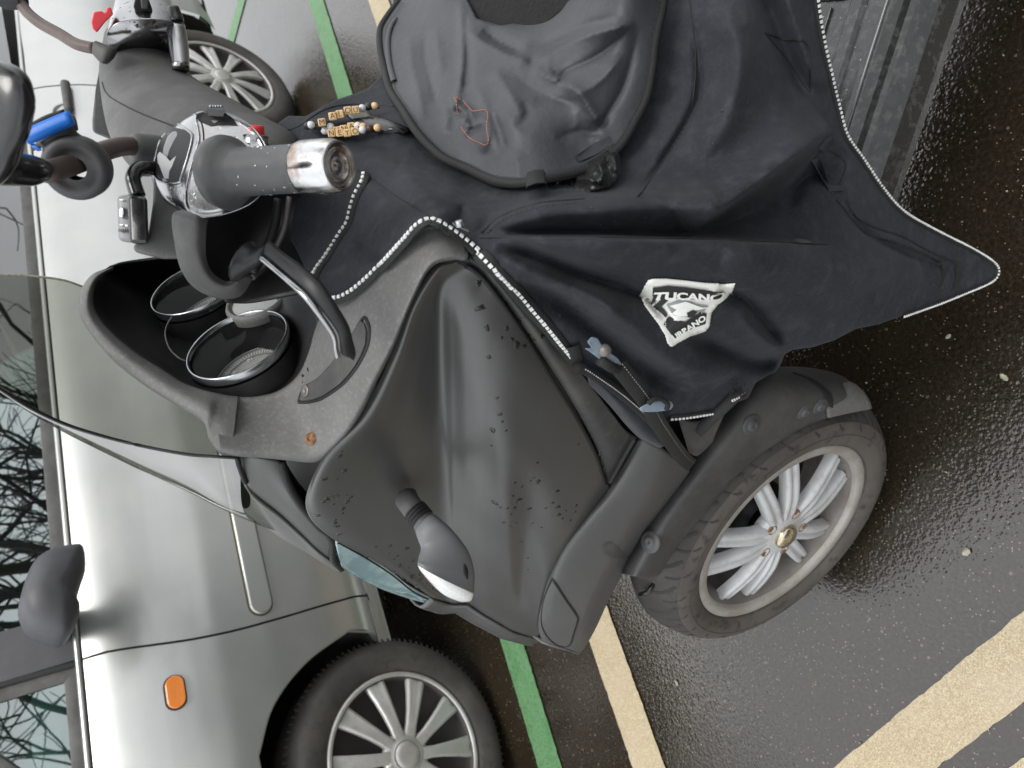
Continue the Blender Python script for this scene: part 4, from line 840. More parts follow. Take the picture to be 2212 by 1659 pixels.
# indicator rocker (large), horn/menu key, red button
def onp(P, off): return lay(B_sw, P, off)[0]
def riser(P, h, name, mtr, bevel=.002, off=-.002, bseg=3):
    Q = onp(P, off); v = nrm(CO - Q.mean(0)); fl = Q + v * ((Q.mean(0) - Q) @ v)[:, None] * .6; return prism(fl, v * h, name, mtr, sco, bevel=bevel, bseg=bseg)
decal([(334,352),(342,318),(352,292),(364,273),(382,268),(408,284),(416,298),(408,335),(394,378),(384,396),(345,390),(332,366)], B_sw, .0007, 'switch_recess', 'deep_black', sco, 8)
pl_sw = dpath([(334,352),(342,318),(352,292),(364,273),(382,268),(408,284),(416,298),(408,335),(394,378),(384,396),(345,390),(332,366),(334,352)], 4); C, Nn = lay(B_sw, pl_sw, .0008); ribbon(C, Nn, .0022, 'recess_lip', 'satin_chrome', sco)
riser([(344,340),(349,315),(358,292),(368,280),(384,280),(394,290),(390,314),(380,338),(368,345),(354,345)], .0105, 'turn_switch', 'key_grey', .003)
riser([(322,330),(340,326),(352,334),(362,346),(378,332),(388,338),(388,362),(380,386),(350,384),(338,352),(326,348)], .0135, 'turn_switch_tab', 'key_light', .003)
riser([(345,384),(380,388),(376,396),(346,392)], .004, 'turn_switch_base', 'key_grey', .001)
decal([(424,248),(446,241),(480,244),(508,262),(514,272),(478,270),(455,273),(430,262)], B_sw, .0007, 'switch_recess', 'deep_black', sco, 7)
riser([(445,228),(478,227),(488,243),(484,250),(452,248),(447,240)], .012, 'menu_switch', 'rubber', .002, .002)
decal([(458,262),(474,262),(465,268)], B_sw, .0016, 'switch_arrow', 'key_grey', sco)
mb = MB()
c0 = W([(455,230,-1.597),(478,230,-1.597),(457,244,-1.597)])
for i in range(5):
    for j in range(3):
        p = c0[0] + (c0[1] - c0[0]) * i / 4 + (c0[2] - c0[0]) * j / 2; lathe(p, nrm(CO - p), [(.0012, -.001), (.0008, .0006), (.0002, .0008)], '', '', mb=mb, seg=8)
mb.build('switch_dimples', 'bezel_silver', sco)
c = W([(551, 276, -1.606)])[0]; ax = nrm(depth(560, 262, .66) - depth(545, 300, .64)); v = nrm(CO - c); ax = nrm(np.cross(np.cross(v, CU), v) * 0 - CR * 0 + nrm(CU * -.1 + CR * 1.0 - CW * .35))
lathe(c, ax, [(.0075, -.008), (.0075, .0), (.0066, .002), (.0036, .002), (.003, .0012), (.0003, .0012)], 'start_button', 'red_plastic', sco, seg=28)
lathe(c - ax * .004, ax, [(.011, -.01), (.011, -.002), (.009, -.001)], 'button_collar', 'satin_chrome', sco, seg=28)
# grip: flange, rubber, chrome end
Lg = np.linalg.norm(GE - FLc); gx = nrm(GE - FLc)
lathe(FLc, gx, [(.014, -.012), (.024, -.011), (.0285, -.007), (.0295, -.001), (.0285, .004), (.0245, .008), (.0205, .012), (.0185, .017)], 'grip_flange', 'rubber', sco, seg=56)
prof = [(.0187, .012), (.0189, .02)]
for i in range(8): prof += [(.0187, .022 + i * .0006)]
prof += [(.0184, .03), (.0181, .06), (.0180, Lg - .04), (.0186, Lg - .0385), (.0188, Lg - .034), (.0178, Lg - .032)]
lathe(FLc, gx, prof, 'grip', 'rubber', sco, seg=56)
lathe(FLc, gx, [(.0178, Lg - .0345), (.0196, Lg - .034), (.0200, Lg - .032), (.0200, Lg - .013), (.0196, Lg - .006), (.0180, Lg - .001), (.0166, Lg + .0005), (.0158, Lg - .0012), (.0120, Lg - .0026), (.0108, Lg - .0008), (.0102, Lg - .001), (.0095, Lg - .0032), (.003, Lg - .0032), (.0025, Lg - .0018), (.0003, Lg - .0018)], 'bar_end', 'worn_chrome', sco, seg=64)
ly, lb = lathe, None
C = np.array([GE - gx * (.026 - .018 * 0) + 0 * z0])
# brake lever
lev = [((560,560),(582,520),.225),((590,585),(612,545),.24),((621,612),(650,572),.26),((656,645),(690,606),.278),((690,688),(722,650),.29),((717,728),(752,700),.298),((722,757),(762,735),.302),((726,774),(768,762),.303),((742,780),(764,778),.303)]
silh([((x0 + 12, y0 - 8), (x1, y1), l) for (x0, y0), (x1, y1), l in lev], 'brake_lever', 'lever_black', sco, n=50, m=24, k=.62, power=2.6)
silh([((x0 - 1, y0 + 1), (x0 + (x1 - x0) * .24, y0 + (y1 - y0) * .24), l + .002) for (x0, y0), (x1, y1), l in lev[:-1]] , 'lever_edge', 'satin_chrome', sco, n=46, m=14, k=.8)
silh([((505,610),(545,520),.19),((530,585),(566,535),.205),((560,566),(584,528),.222)], 'lever_bracket', 'lever_black', sco, n=12, m=16, k=.7)
# mirror stems
tube(W(catmull([(28,-6,-.30),(44,8,-.295),(62,30,-.28),(90,52,-.26),(130,74,-.235),(165,95,-.21),(205,105,-.19)], 40)), .0062, 'mirror_stem', 'stem_brown', sco, m=16)
lathe(W([(30,-2,-.30)])[0], nrm(CU), [(.011, -.01), (.011, .012), (.009, .014)], 'stem_nut', 'deep_black', sco, seg=24)
silh([((207,88),(203,118),-.185),((222,94),(218,134),-.18),((240,100),(228,138),-.175),((251,106),(240,128),-.172)], 'stem_mount', 'matte_trim', sco, n=14, m=20, power=3)
tube(W(catmull([(322,322,-1.655),(296,317,-1.645),(270,316,-1.63),(245,320,-1.612),(215,330,-1.59),(190,342,-1.572),(165,352,-1.555),(135,362,-1.54),(100,372,-1.52)], 50)), .0078, 'mirror_stem', 'stem_brown', sco, m=18)
lathe(W([(304,321,-1.648)])[0], nrm(W([(290,318,-1.643)])[0] - W([(330,322,-1.655)])[0]), [(.0003, .008), (.0105, .008), (.0118, .006), (.0130, .003), (.0130, -.018)], 'stem_boot', 'rubber', sco, seg=28)
silh([((106,352),(98,392),-1.515),((86,340),(68,402),-1.505),((50,330),(30,402),-1.49),((10,318),(-10,400),-1.475),((-60,300),(-70,396),-1.46)], 'stem_sleeve', 'black_gloss', sco, n=24, m=28)
_, B_mir = silh([((-160,130),(-120,420),.20),((-80,112),(-60,420),.225),((-20,124),(-14,408),.245),((30,142),(20,372),.26),((58,168),(36,335),.268),((72,205),(56,300),.272),((76,230),(68,262),.273)], 'mirror', 'black_gloss', sco, n=44, m=40, k=.35, power=2.6)

# ---- phone holder clamped on the left mirror stem
ph = empty('phone_holder', tuple(W([(170, 350, -1.555)])[0]), 'black ring clamp with blue clip on the left mirror stem', 'phone holder')
sc_ = W([(190,342,-1.572),(150,357,-1.547)]); ax = nrm(sc_[1] - sc_[0]); cc = W([(168,362,-1.556)])[0]
axr = nrm(ax * .75 + nrm(CO - cc) * .65)
lathe(cc, axr, [(.0082, -.011), (.021, -.011), (.0232, -.006), (.0232, .006), (.021, .011), (.0150, .011), (.0138, .009), (.0082, .009)], 'clamp_ring', 'rubber', ph, seg=40)
silh([((95,345),(185,300),-1.552),((92,320),(165,285),-1.548),((84,306),(158,268),-1.545)], 'clamp_arm', 'rubber', ph, n=16, m=20, k=.5, power=2.6)
silh([((70,326),(84,306),-1.55),((100,314),(100,290),-1.55),((136,296),(132,270),-1.55),((166,280),(160,250),-1.55)], 'clip_cradle', 'rubber', ph, n=14, m=18, k=.8, power=3)
silh([((60,310),(52,284),-1.535),((80,304),(70,274),-1.535),((120,286),(110,256),-1.535),((160,268),(150,240),-1.535)], 'blue_clip', 'blue_plastic', ph, n=14, m=18, k=.8, power=3)
silh([((66,312),(80,326),-1.54),((74,310),(90,324),-1.54)], 'blue_clip_tab', 'blue_plastic', ph, n=8, m=12, k=.7, power=3)
silh([((58,284),(58,272),-1.534),((100,260),(98,250),-1.534),((140,244),(138,236),-1.534)], 'clip_pad', 'deep_black', ph, n=10, m=12, power=3)
lathe(W([(229,357,-1.575)])[0], -CU, [(.0045, -.012), (.0045, .0), (.003, .003), (.0003, .0035)], 'clamp_screw', 'chrome', ph, seg=18)

# ---- running board
RBt = lambda P, z: plane_hit(P, SG + SZ * z, SZ)
def fl_(f, l, z): return loc(f, l, z)
e0 = RBt([(1957, 0), (1853, 320)], .30); ed = nrm(e0[0] - e0[1]); es = nrm(np.cross(ed, SZ)); es = es if es @ SN > 0 else -es
def rbp(t, s, z): return e0[1] + ed * t + es * s + SZ * z
mb = MB(); prof = [(-.26, .01), (-.075, .004), (-.070, .009), (-.055, .009), (-.05, .002), (-.030, .002), (-.026, .010), (-.010, .012), (.0, .004), (.004, -.004), (.010, -.008), (.026, -.030), (.034, -.055), (.03, -.075), (-.02, -.09)]
ts = np.linspace(-.22, .75, 30); V = [rbp(t, s, z) for t in ts for s, z in prof]; mb.add(V, grid_faces(30, len(prof))); mb.build('running_board', 'board_grey', sco, solid=0, smooth=False)
for k in range(7):
    t = .02 + k * .085; mb = MB(); box(mb, rbp(t, -.125, .0085), ed * .008, es * .04, SZ * .004); mb.build('footboard_rib', 'board_grey', sco, bevel=.003)
    mb = MB(); box(mb, rbp(t + .04, -.10, .006), ed * .028, es * .0012, SZ * .003); mb.build('footboard_rib', 'board_grey', sco, bevel=.001)
tube(np.array([rbp(t, -.017, .011) for t in ts]), .0032, 'board_edge_trim', 'board_sheen', sco, m=8)
mk('seat', np.array([loc(f, l, z) for f, l, z in [(-.98, .15, .74), (-.98, -.15, .74), (-1.6, -.18, .80), (-1.6, .18, .80), (-.98, .18, .36), (-.98, -.18, .36), (-1.6, -.2, .45), (-1.6, .2, .45)]]), [(0, 1, 2, 3), (0, 3, 7, 4), (1, 0, 4, 5), (2, 1, 5, 6), (3, 2, 6, 7)], 'black_gloss', sco, bevel=.05, bseg=4)
rwc = loc(-1.42, 0, .24); lathe(rwc, SN, catmull([(.15, .055), (.18, .07), (.21, .06), (.24, .03), (.245, 0), (.24, -.03), (.21, -.06), (.18, -.07), (.15, -.055)], 30), 'rear_tyre', 'tyre', sco, seg=48); lathe(rwc, SN, [(.0005, .03), (.15, .04), (.165, .05), (.16, -.05), (.0005, -.03)], 'rear_rim', 'rim_dirty', sco, seg=48)

# ================================================================== leg cover (draped fabric: heights measured over the photographed outline)
class Cloth:
    def __init__(s, pts, folds, base=None, smooth=0., ex=1.7):
        s.ex = ex
        s.P = np.array([p[:2] for p in pts], float); v = np.array([p[2] for p in pts], float); n = len(v); s.folds = folds; s.base = base
        K = s.k(s.P, s.P) + np.eye(n) * smooth; Q = np.c_[np.ones(n), s.P / 1000]; M = np.block([[K, Q], [Q.T, np.zeros((3, 3))]]); s.w = np.linalg.solve(M, np.r_[v, 0, 0, 0])
    def k(s, A, B): d = np.linalg.norm(A[:, None] - B[None], axis=2) / 300; return d * d * np.log(d + 1e-9)
    def lat(s, P):
        P = np.atleast_2d(np.asarray(P, float))[:, :2]; n = len(s.P); v = s.k(P, s.P) @ s.w[:n] + s.w[n] + P @ s.w[n + 1:] / 1000
        if s.base is not None: v = v + s.base.lat(P)
        for pts, amp, wu, wd in s.folds:                      # ridge or valley along a measured line; wu/wd: width on either side
            pts = catmull(np.array(pts, float), len(pts) * 4); best = np.full(len(P), 1e9); sg = np.ones(len(P)); par = np.zeros(len(P)); n_ = len(pts) - 1
            for i in range(n_):
                a, b = pts[i], pts[i + 1]; ab = b - a; t = np.clip(((P - a) @ ab) / (ab @ ab + 1e-9), 0, 1); d = P - a - t[:, None] * ab; dist = np.linalg.norm(d, axis=1)
                m = dist < best; best[m] = dist[m]; sg[m] = np.sign(ab[0] * d[m, 1] - ab[1] * d[m, 0]); par[m] = (i + t[m]) / n_
            env = np.clip(np.sin(np.pi * np.clip(par, .0, 1)) * 1.6, 0, 1) ** .8
            v = v + amp * env * np.exp(-(best / np.where(sg > 0, wd, wu)) ** s.ex)
        return v
    def at(s, P, off=0.):
        P = np.atleast_2d(np.asarray(P, float))[:, :2]; C = W(np.c_[P, s.lat(P)]); e = 2.
        A = W(np.c_[P + [e, 0], s.lat(P + [e, 0])]) - C; B = W(np.c_[P + [0, e], s.lat(P + [0, e])]) - C; Nn = np.cross(A, B); Nn /= np.linalg.norm(Nn, axis=1)[:, None] + 1e-12
        f = np.sum(Nn * (CO - C), axis=1) < 0; Nn[f] *= -1; return C + Nn * off, Nn
apron_pts = [(560,270,-.06),(600,270,-.03),(650,262,.0),(685,237,-.01),(767,202,-.06),(821,164,-.1),(860,0,-.26),(860,-150,-.36),(640,340,.03),(600,420,.02),(640,520,.08),
 (675,612,.175),(732,645,.212),(823,577,.245),(878,518,.275),(925,480,.292),(977,504,.302),(1017,534,.309),(1100,611,.316),(1179,702,.319),(1247,784,.313),(1334,849,.306),(1433,960,.312),
 (1481,899,.322),(1616,861,.318),(1695,766,.335),(1755,750,.338),(1947,683,.33),(2076,636,.318),(2153,589,.31),(2097,537,.30),(2011,494,.292),(1904,408,.285),(1826,292,.275),(1792,163,.268),(1762,0,.26),(1750,-150,.25),
 (1480,680,.362),(1300,600,.345),(1300,720,.335),(1600,600,.365),(1850,600,.345),(1400,820,.33),(1560,800,.338),(1200,560,.33),(1100,520,.312),
 (1300,470,.318),(1180,420,.262),(1540,440,.31),(1700,470,.31),(1650,300,.29),(1600,150,.27),(1450,250,.25),(1650,0,.26),(1450,100,.22),(1500,-100,.2),
 (750,290,.055),(850,280,.08),(900,350,.13),(1000,430,.2),(860,470,.235),(760,430,.13),(750,540,.17),(720,500,.12),(1100,250,.13),(1100,100,.02),(1100,-100,-.05),(1300,100,.14),(1300,-100,.08),(1250,350,.21)]
folds = [
 ([(1035,516),(1200,514),(1400,517),(1600,522),(1800,532)], .026, 5, 70),
 ([(1060,503),(1200,500),(1400,505),(1500,506)], -.012, 12, 10),
 ([(1060,492),(1180,462),(1320,452),(1450,446),(1560,432)], .022, 42, 30),
 ([(1045,500),(1120,452),(1200,430),(1330,424),(1450,424)], .010, 10, 40),
 ([(1480,500),(1560,450),(1650,385),(1720,335),(1795,275)], .042, 70, 8),
 ([(1440,512),(1600,470),(1750,380),(1830,330)], -.014, 20, 30),
 ([(1070,530),(1156,552),(1275,600),(1374,634),(1450,690)], -.019, 17, 18),
 ([(1080,560),(1175,600),(1290,650),(1360,700)], .008, 18, 22),
 ([(1120,600),(1230,665),(1330,740),(1420,810),(1500,850)], -.015, 20, 24),
 ([(1240,610),(1340,680),(1420,760),(1500,800),(1600,800)], .010, 26, 30),
 ([(1545,622),(1610,650),(1655,700),(1690,745)], -.017, 16, 14),
 ([(1480,720),(1560,757),(1640,785),(1690,770)], -.019, 16, 18),
 ([(1600,690),(1650,730),(1690,760)], .007, 12, 12),
 ([(1560,560),(1700,575),(1850,590),(2000,590)], .010, 50, 60),
 ([(1850,650),(1950,600),(2080,570)], -.006, 30, 30),
 ([(1800,430),(1870,500),(1950,545),(2060,580)], -.006, 14, 10),
 ([(1826,440),(1890,500),(1970,540),(2080,572)], .004, 9, 9),
 ([(1700,470),(1720,400),(1770,330),(1800,300)], -.008, 12, 16),
 ([(785,372),(850,420),(945,478)], -.006, 14, 9),
 ([(860,360),(930,420),(985,480)], .012, 22, 26),
 ([(950,400),(1010,450),(1040,490)], .008, 20, 16), ([(1000,440),(990,480),(985,500)], -.009, 9, 9),
 ([(640,270),(740,262),(830,268),(890,285)], .010, 14, 16), ([(690,290),(780,310),(880,330)], -.010, 18, 20),
 ([(1500,60),(1510,180),(1490,250),(1430,350),(1380,420)], -.006, 6, 8), ([(1560,0),(1600,120),(1570,260),(1500,360)], .012, 40, 40),
 ([(1640,-40),(1690,100),(1740,220)], -.012, 26, 22), ([(1690,-40),(1730,90),(1770,200)], .008, 16, 12),
 ([(760,520),(800,560),(830,560)], -.008, 16, 16),
]
folds = [(p, a * 1.45, wu, wd) for p, a, wu, wd in folds]
for k in range(46):                                          # small random wrinkles
    x, y = RNG.uniform(640, 2050), RNG.uniform(0, 850); a = RNG.uniform(0, 3.14); l = RNG.uniform(20, 60); folds.append(([(x, y), (x + l * math.cos(a), y + l * math.sin(a)), (x + 2 * l * math.cos(a + .3), y + 2 * l * math.sin(a + .3))], RNG.normal(0, .0016), RNG.uniform(6, 16), RNG.uniform(6, 16)))
apron = Cloth(apron_pts, folds)
cov = empty('leg_cover', (float(SG[0] - .4 * SF[0]), float(SG[1] - .4 * SF[1]), 0.1), 'dark navy fabric leg cover with white zip and printed patch draped over the scooter', 'leg cover')
zip1 = [(785,372),(785,394),(770,424),(760,457),(754,481),(738,506),(721,533),(705,558),(683,588),(675,612),(689,634),(710,646),(732,645),(751,637),(776,620),(823,577),(878,518),(902,492),(925,480),(945,484),(977,504),(1017,534),(1056,567),(1100,611),(1140,659),(1179,702),(1215,746),(1247,784)]
low1 = [(1259,797),(1294,821),(1334,849),(1374,889),(1413,928),(1432,950)]
zip2 = [(1445,902),(1481,899),(1521,893)]
right = [(1848,711),(1900,700),(1947,683),(2020,658),(2076,636),(2136,610),(2153,589),(2144,567),(2097,537),(2011,494),(1947,456),(1904,408),(1861,344),(1826,292),(1809,232),(1792,163),(1775,86),(1762,0),(1750,-150)]
poly = [(860,-150),(846,60),(821,164),(794,191),(767,202),(718,218),(685,237),(660,251),(622,250),(592,272),(560,330),(580,440),(640,540)] + zip1[9:] + low1 + [(1445,920)] + zip2 + [(1560,884),(1600,866),(1616,861),(1632,827),(1675,801),(1695,766),(1711,756),(1755,750),(1800,736)] + right
V2, F = fill2d([tuple(p) for p in resample(np.array(poly), 6)], 6.0)
C, Nn = apron.at(V2); F = facing(C, F); mk('cover_panel', C, F, 'fabric', cov, solid=.0022)
B_ap = BVHTree.FromPolygons([tuple(v) for v in C], F)
# zip tapes and teeth
def on(cl, P, off, step=4): C, Nn = cl.at(dpath(P, step)); return C + Nn * off, Nn
tm = MB()
for path, wd in ((zip1, .0125), (zip2 + [(1560,887)], .008), (right[2:], .007)):
    C, Nn = on(apron, path, .0016); ribbon(C, Nn, wd, 'zip_tape', 'trim_tape', cov, thick=.001); teeth(C + Nn * .0014, Nn, .0052 if path is zip1 else .0048, .0030 if path is zip1 else .0021, .0031 if path is zip1 else .0024, tm)
tag(tm.build('zip_teeth', 'reflective_white', cov, smooth=False), kind='stuff')
C, Nn = on(apron, [(675,612),(689,634),(732,645),(823,577),(925,480),(977,504)], .0); tube(C + nrm(CO - C[0]) * -.002, .003, 'cover_piping', 'trim_tape', cov, m=8)
C, Nn = on(apron, low1, .001); ribbon(C, Nn, .010, 'cover_hem', 'trim_tape', cov, thick=.0014)
def stitches(P, cl, mtr, name, pitch=.0045, sl=.0022, sw=.0007, off=.0012, parent=None):
    m = MB(); C, Nn = on(cl, P, off); teeth(C, Nn, pitch, sw, sl, m, .0003); o = m.build(name, mtr, parent or cov, smooth=False); tag(o, kind='stuff')
stitches([(1259,795),(1294,817),(1334,845),(1374,884)], apron, 'reflective_white', 'hem_stitches', .0032, .0016, .0014, .0034)
# seams
for P in ([(785,372),(850,420),(900,450),(945,480)], [(1040,503),(1085,466),(1160,440),(1262,430)], [(1377,426),(1410,380),(1440,335),(1475,280),(1495,225),(1502,120),(1490,0)], [(592,285),(640,275),(700,238),(760,226),(850,230)],
          [(1036,514),(1200,512),(1400,515),(1600,520),(1790,529)], [(1652,72),(1690,85),(1744,98),(1750,200)], [(1652,72),(1700,130),(1750,200)], [(1788,322),(1826,352),(1812,398)]):
    C, Nn = on(apron, P, .0005); ribbon(C, Nn, .0016, 'cover_seam', 'trim_tape', cov, thick=.0005)
for P in ([(1050,508),(1092,474),(1165,449),(1250,440)], [(1384,418),(1416,376),(1447,330),(1482,275)]): stitches(P, apron, 'bib_nylon', 'seam_stitches')
# ghost print and worn stitching at the right
def cdecal(poly, cl, off, name, mtr, step=None, parent=None, **k):
    V2, F = fill2d([tuple(p) for p in poly], step); C, Nn = cl.at(V2, off); F = facing(C, F); return mk(name, C, F, mtr, parent or cov, **k)
for P in ([(1752,345),(1768,340),(1790,400),(1822,402),(1826,412),(1790,414)], [(1768,320),(1782,300),(1796,292),(1798,306),(1780,330)], [(1775,352),(1790,362),(1806,385),(1798,388),(1782,372)]):
    cdecal(P, apron, .0006, 'faded_print', 'fabric_fold', 5)
for P in ([(1806,430),(1836,470),(1870,505),(1920,520),(1975,540),(2030,566)], [(1826,432),(1850,468),(1890,492),(1950,512),(2010,545),(2066,568)]):
    stitches(P, apron, 'trim_tape', 'worn_stitching', .006, .004, .0024, .0006)
cdecal([(2028,575),(2040,572),(2044,590),(2036,612),(2026,622),(2034,600)], apron, .0006, 'worn_patch', 'trim_tape', 5); cdecal([(2062,572),(2074,570),(2076,600),(2062,622),(2054,628),(2064,600)], apron, .0006, 'worn_patch', 'trim_tape', 5)
cdecal([(1712,520),(1722,516),(1745,520),(1755,527),(1730,527)], apron, .0008, 'frayed_hole', 'fabric_fold', 4)
# lint
lm = MB()
for i in range(60):
    x, y = random.choice([(1250, 420), (1320, 480), (1450, 550), (1500, 140), (1560, 250), (700, 400), (1850, 560), (1200, 640)]); x += RNG.normal(0, 40); y += RNG.normal(0, 28); C, Nn = apron.at([(x, y)], .0004); xx, yy, a = frame(Nn[0]); s = RNG.uniform(.0004, .0011); box(lm, C[0], xx * s, yy * s * .6, a * .0003)
tag(lm.build('lint', 'fabric_fold', cov, smooth=False), kind='stuff')

# ---- bib flap folded over the seat end
bib_pts = [(880,0,.018),(830,64,.018),(829,145,.018),(871,239,.018),(929,316,.02),(1010,364,.02),(1123,395,.022),(1252,371,.022),(1348,303,.022),(1397,210,.022),(1432,16,.025),(1440,-100,.03),(880,-100,.02),(1100,250,.06),(1000,150,.055),(1250,200,.065),(1300,60,.075),(1100,60,.02),(930,150,.045),(1100,-80,-.12),(1080,0,-.04),(1180,-60,-.1),(960,-60,.05),(1300,-80,.09)]
bf = [
 ([(992,0),(997,70),(996,150),(985,215),(978,240)], .020, 40, 7), ([(1004,30),(1010,110),(1008,170),(1000,205)], -.020, 9, 16),
 ([(1000,62),(1050,92),(1110,122),(1150,132)], .016, 8, 26), ([(1040,66),(1090,96),(1130,110)], -.018, 14, 10),
 ([(1150,132),(1190,118),(1250,84),(1320,62),(1370,50)], .018, 9, 26), ([(1140,104),(1200,84),(1260,56),(1330,38)], -.010, 14, 10),
 ([(1150,135),(1165,155),(1200,172),(1205,160)], .010, 14, 14), ([(1070,145),(1080,170),(1100,200),(1130,250)], .010, 18, 16), ([(1100,150),(1150,190),(1200,215),(1250,225)], -.006, 16, 20),
 ([(1202,170),(1230,150),(1290,120),(1368,60)], -.007, 10, 14), ([(1210,176),(1250,200),(1280,245),(1300,270)], .009, 16, 12), ([(1230,212),(1290,180),(1345,120)], .006, 16, 16),
 ([(920,55),(918,120),(935,190),(945,230)], -.010, 12, 12), ([(885,70),(890,140),(905,200),(915,262)], .008, 12, 14), ([(940,60),(948,120),(955,160)], .010, 14, 12),
 ([(985,210),(1010,230),(1022,270),(1010,300)], -.010, 10, 10), ([(1000,250),(1015,270),(1050,262)], .008, 8, 10), ([(1030,180),(1050,240),(1055,290),(1045,330)], .007, 14, 12), ([(1060,240),(1080,290),(1090,330)], -.006, 12, 12),
 ([(960,215),(968,250),(960,290)], .006, 9, 9), ([(1115,275),(1140,250),(1130,220)], -.004, 12, 12), ([(1300,280),(1310,250),(1350,180),(1380,60)], -.006, 12, 10),
 ([(1200,300),(1250,285),(1300,290)], -.004, 14, 14), ([(1110,330),(1120,360),(1120,390)], .004, 12, 12)]
bf = [(p, a * 1.0, wu, wd) for p, a, wu, wd in bf]
for k in range(30):
    x, y = RNG.uniform(860, 1400), RNG.uniform(0, 350); a = RNG.uniform(0, 3.14); l = RNG.uniform(14, 45); bf.append(([(x, y), (x + l * math.cos(a), y + l * math.sin(a)), (x + 1.8 * l * math.cos(a + .4), y + 1.8 * l * math.sin(a + .4))], RNG.normal(0, .0008), RNG.uniform(6, 14), RNG.uniform(6, 14)))
apron_s = Cloth(apron_pts, [])
bib = Cloth([(x, y, l) for x, y, l in bib_pts], bf, base=apron_s, ex=1.08)
bedge = [(880,-100),(862,0),(836,35),(821,64),(821,106),(829,145),(842,193),(871,239),(897,280),(929,316),(961,342),(1010,364),(1042,380),(1074,392),(1123,395),(1187,385),(1252,371),(1316,335),(1348,303),(1374,258),(1397,210),(1410,145),(1416,90),(1432,16),(1437,-20),(1440,-100)]
hole = [(1250,-100),(1232,0),(1180,28),(1130,48),(1080,55),(1030,40),(1010,0),(1000,-100)]
V2, F = fill2d([tuple(p) for p in resample(np.array(bedge + hole + bedge[:1]), 5)[:-1]], 5.5)
C, Nn = bib.at(V2); F = facing(C, F); mk('bib_flap', C, F, 'bib_nylon', cov, solid=.002)
V2, F = fill2d([(960,-100),(990,60),(1080,80),(1180,60),(1280,-20),(1280,-100)], 8); C, Nn = apron.at(V2, .006); F = facing(C, F); mk('fleece_lining', C, F, 'fleece', cov)
C, Nn = on(bib, bedge[1:-1], .001); ribbon(C, Nn, .0085, 'bib_binding', 'trim_tape', cov, thick=.0022)
tube(C + (-Nn) * .001, .0028, 'bib_binding_roll', 'trim_tape', cov, m=8)
ins = np.array([1120., 150.]); stitches([tuple(ins + (np.array(p) - ins) * .955) for p in bedge[1:-1]], bib, 'bib_nylon', 'bib_stitches', .004, .0022, .0007, .0016)
stitches([(983,211),(1000,217),(1020,238),(1030,240),(1051,240),(1053,275),(1053,311),(1035,308),(1012,297),(998,276)], bib, 'stitch_orange', 'orange_stitching', .0033, .0020, .0005, .0008); stitches([(983,211),(987,230),(991,250)], bib, 'stitch_orange', 'orange_stitching', .0033, .0020, .0005, .0008)
C, Nn = on(bib, [(856,42),(845,60),(838,92),(842,140),(852,178)], .0022); ribbon(C, Nn, .007, 'bib_tab', 'bib_nylon', cov, thick=.001)
cdecal([(1240,340),(1280,312),(1316,294),(1326,312),(1290,334),(1250,352)], bib, .0014, 'velcro_patch', 'fabric_fold', 6)
# strap loop and crumpled glossy pouch below the flap
C, Nn = on(apron, [(1158,382),(1160,410),(1164,432)], .012); ribbon(C, Nn, .017, 'strap_loop', 'trim_tape', cov, thick=.0015)
pou = Cloth([(1190,400,.01),(1260,370,.02),(1330,320,.02),(1340,370,.02),(1320,410,.015),(1250,415,.012),(1280,385,.04),(1310,350,.035)], [([(1225,392),(1260,384),(1290,395)], .010, 7, 6), ([(1250,372),(1275,380),(1300,372)], -.008, 6, 6), ([(1290,345),(1300,370),(1296,400)], .009, 6, 7), ([(1310,330),(1312,360),(1325,385)], -.008, 6, 5), ([(1320,330),(1330,350),(1330,375)], .007, 5, 6), ([(1235,378),(1245,395),(1270,405)], -.006, 5, 5)], base=apron_s)
for k in range(26):
    x, y = RNG.uniform(1210, 1335), RNG.uniform(330, 405); a = RNG.uniform(0, 3.14); pou.folds.append(([(x, y), (x + 12 * math.cos(a), y + 12 * math.sin(a)), (x + 26 * math.cos(a + .5), y + 26 * math.sin(a + .5))], RNG.normal(0, .0035), 4, 5))
V2, F = fill2d([(1180,388),(1220,370),(1252,360),(1318,320),(1332,318),(1340,345),(1339,370),(1328,392),(1316,404),(1290,410),(1262,418),(1230,416),(1195,416)], 3); C, Nn = pou.at(V2); F = facing(C, F); mk('glossy_pouch', C, F, 'glossy_bag', cov)
# snap button and cord end at the corner
c, nn = apron.at([(996,490)], .004); xx, yy, a = frame(nn[0]); mbx = MB(); q = W([(978,483,.315),(1012,498,.318)]); box(mbx, q.mean(0), (q[1] - q[0]) / 2, nn[0] * .0012, np.cross(nrm(q[1] - q[0]), nn[0]) * .003); mbx.build('snap_tab', 'dirty_steel', cov, bevel=.0008)
lathe(q.mean(0) + nn[0] * .002, nn[0], [(.0038, -.001), (.0036, .0025), (.0025, .0035), (.0003, .0035)], 'snap_button', 'bezel_silver', cov, seg=20)

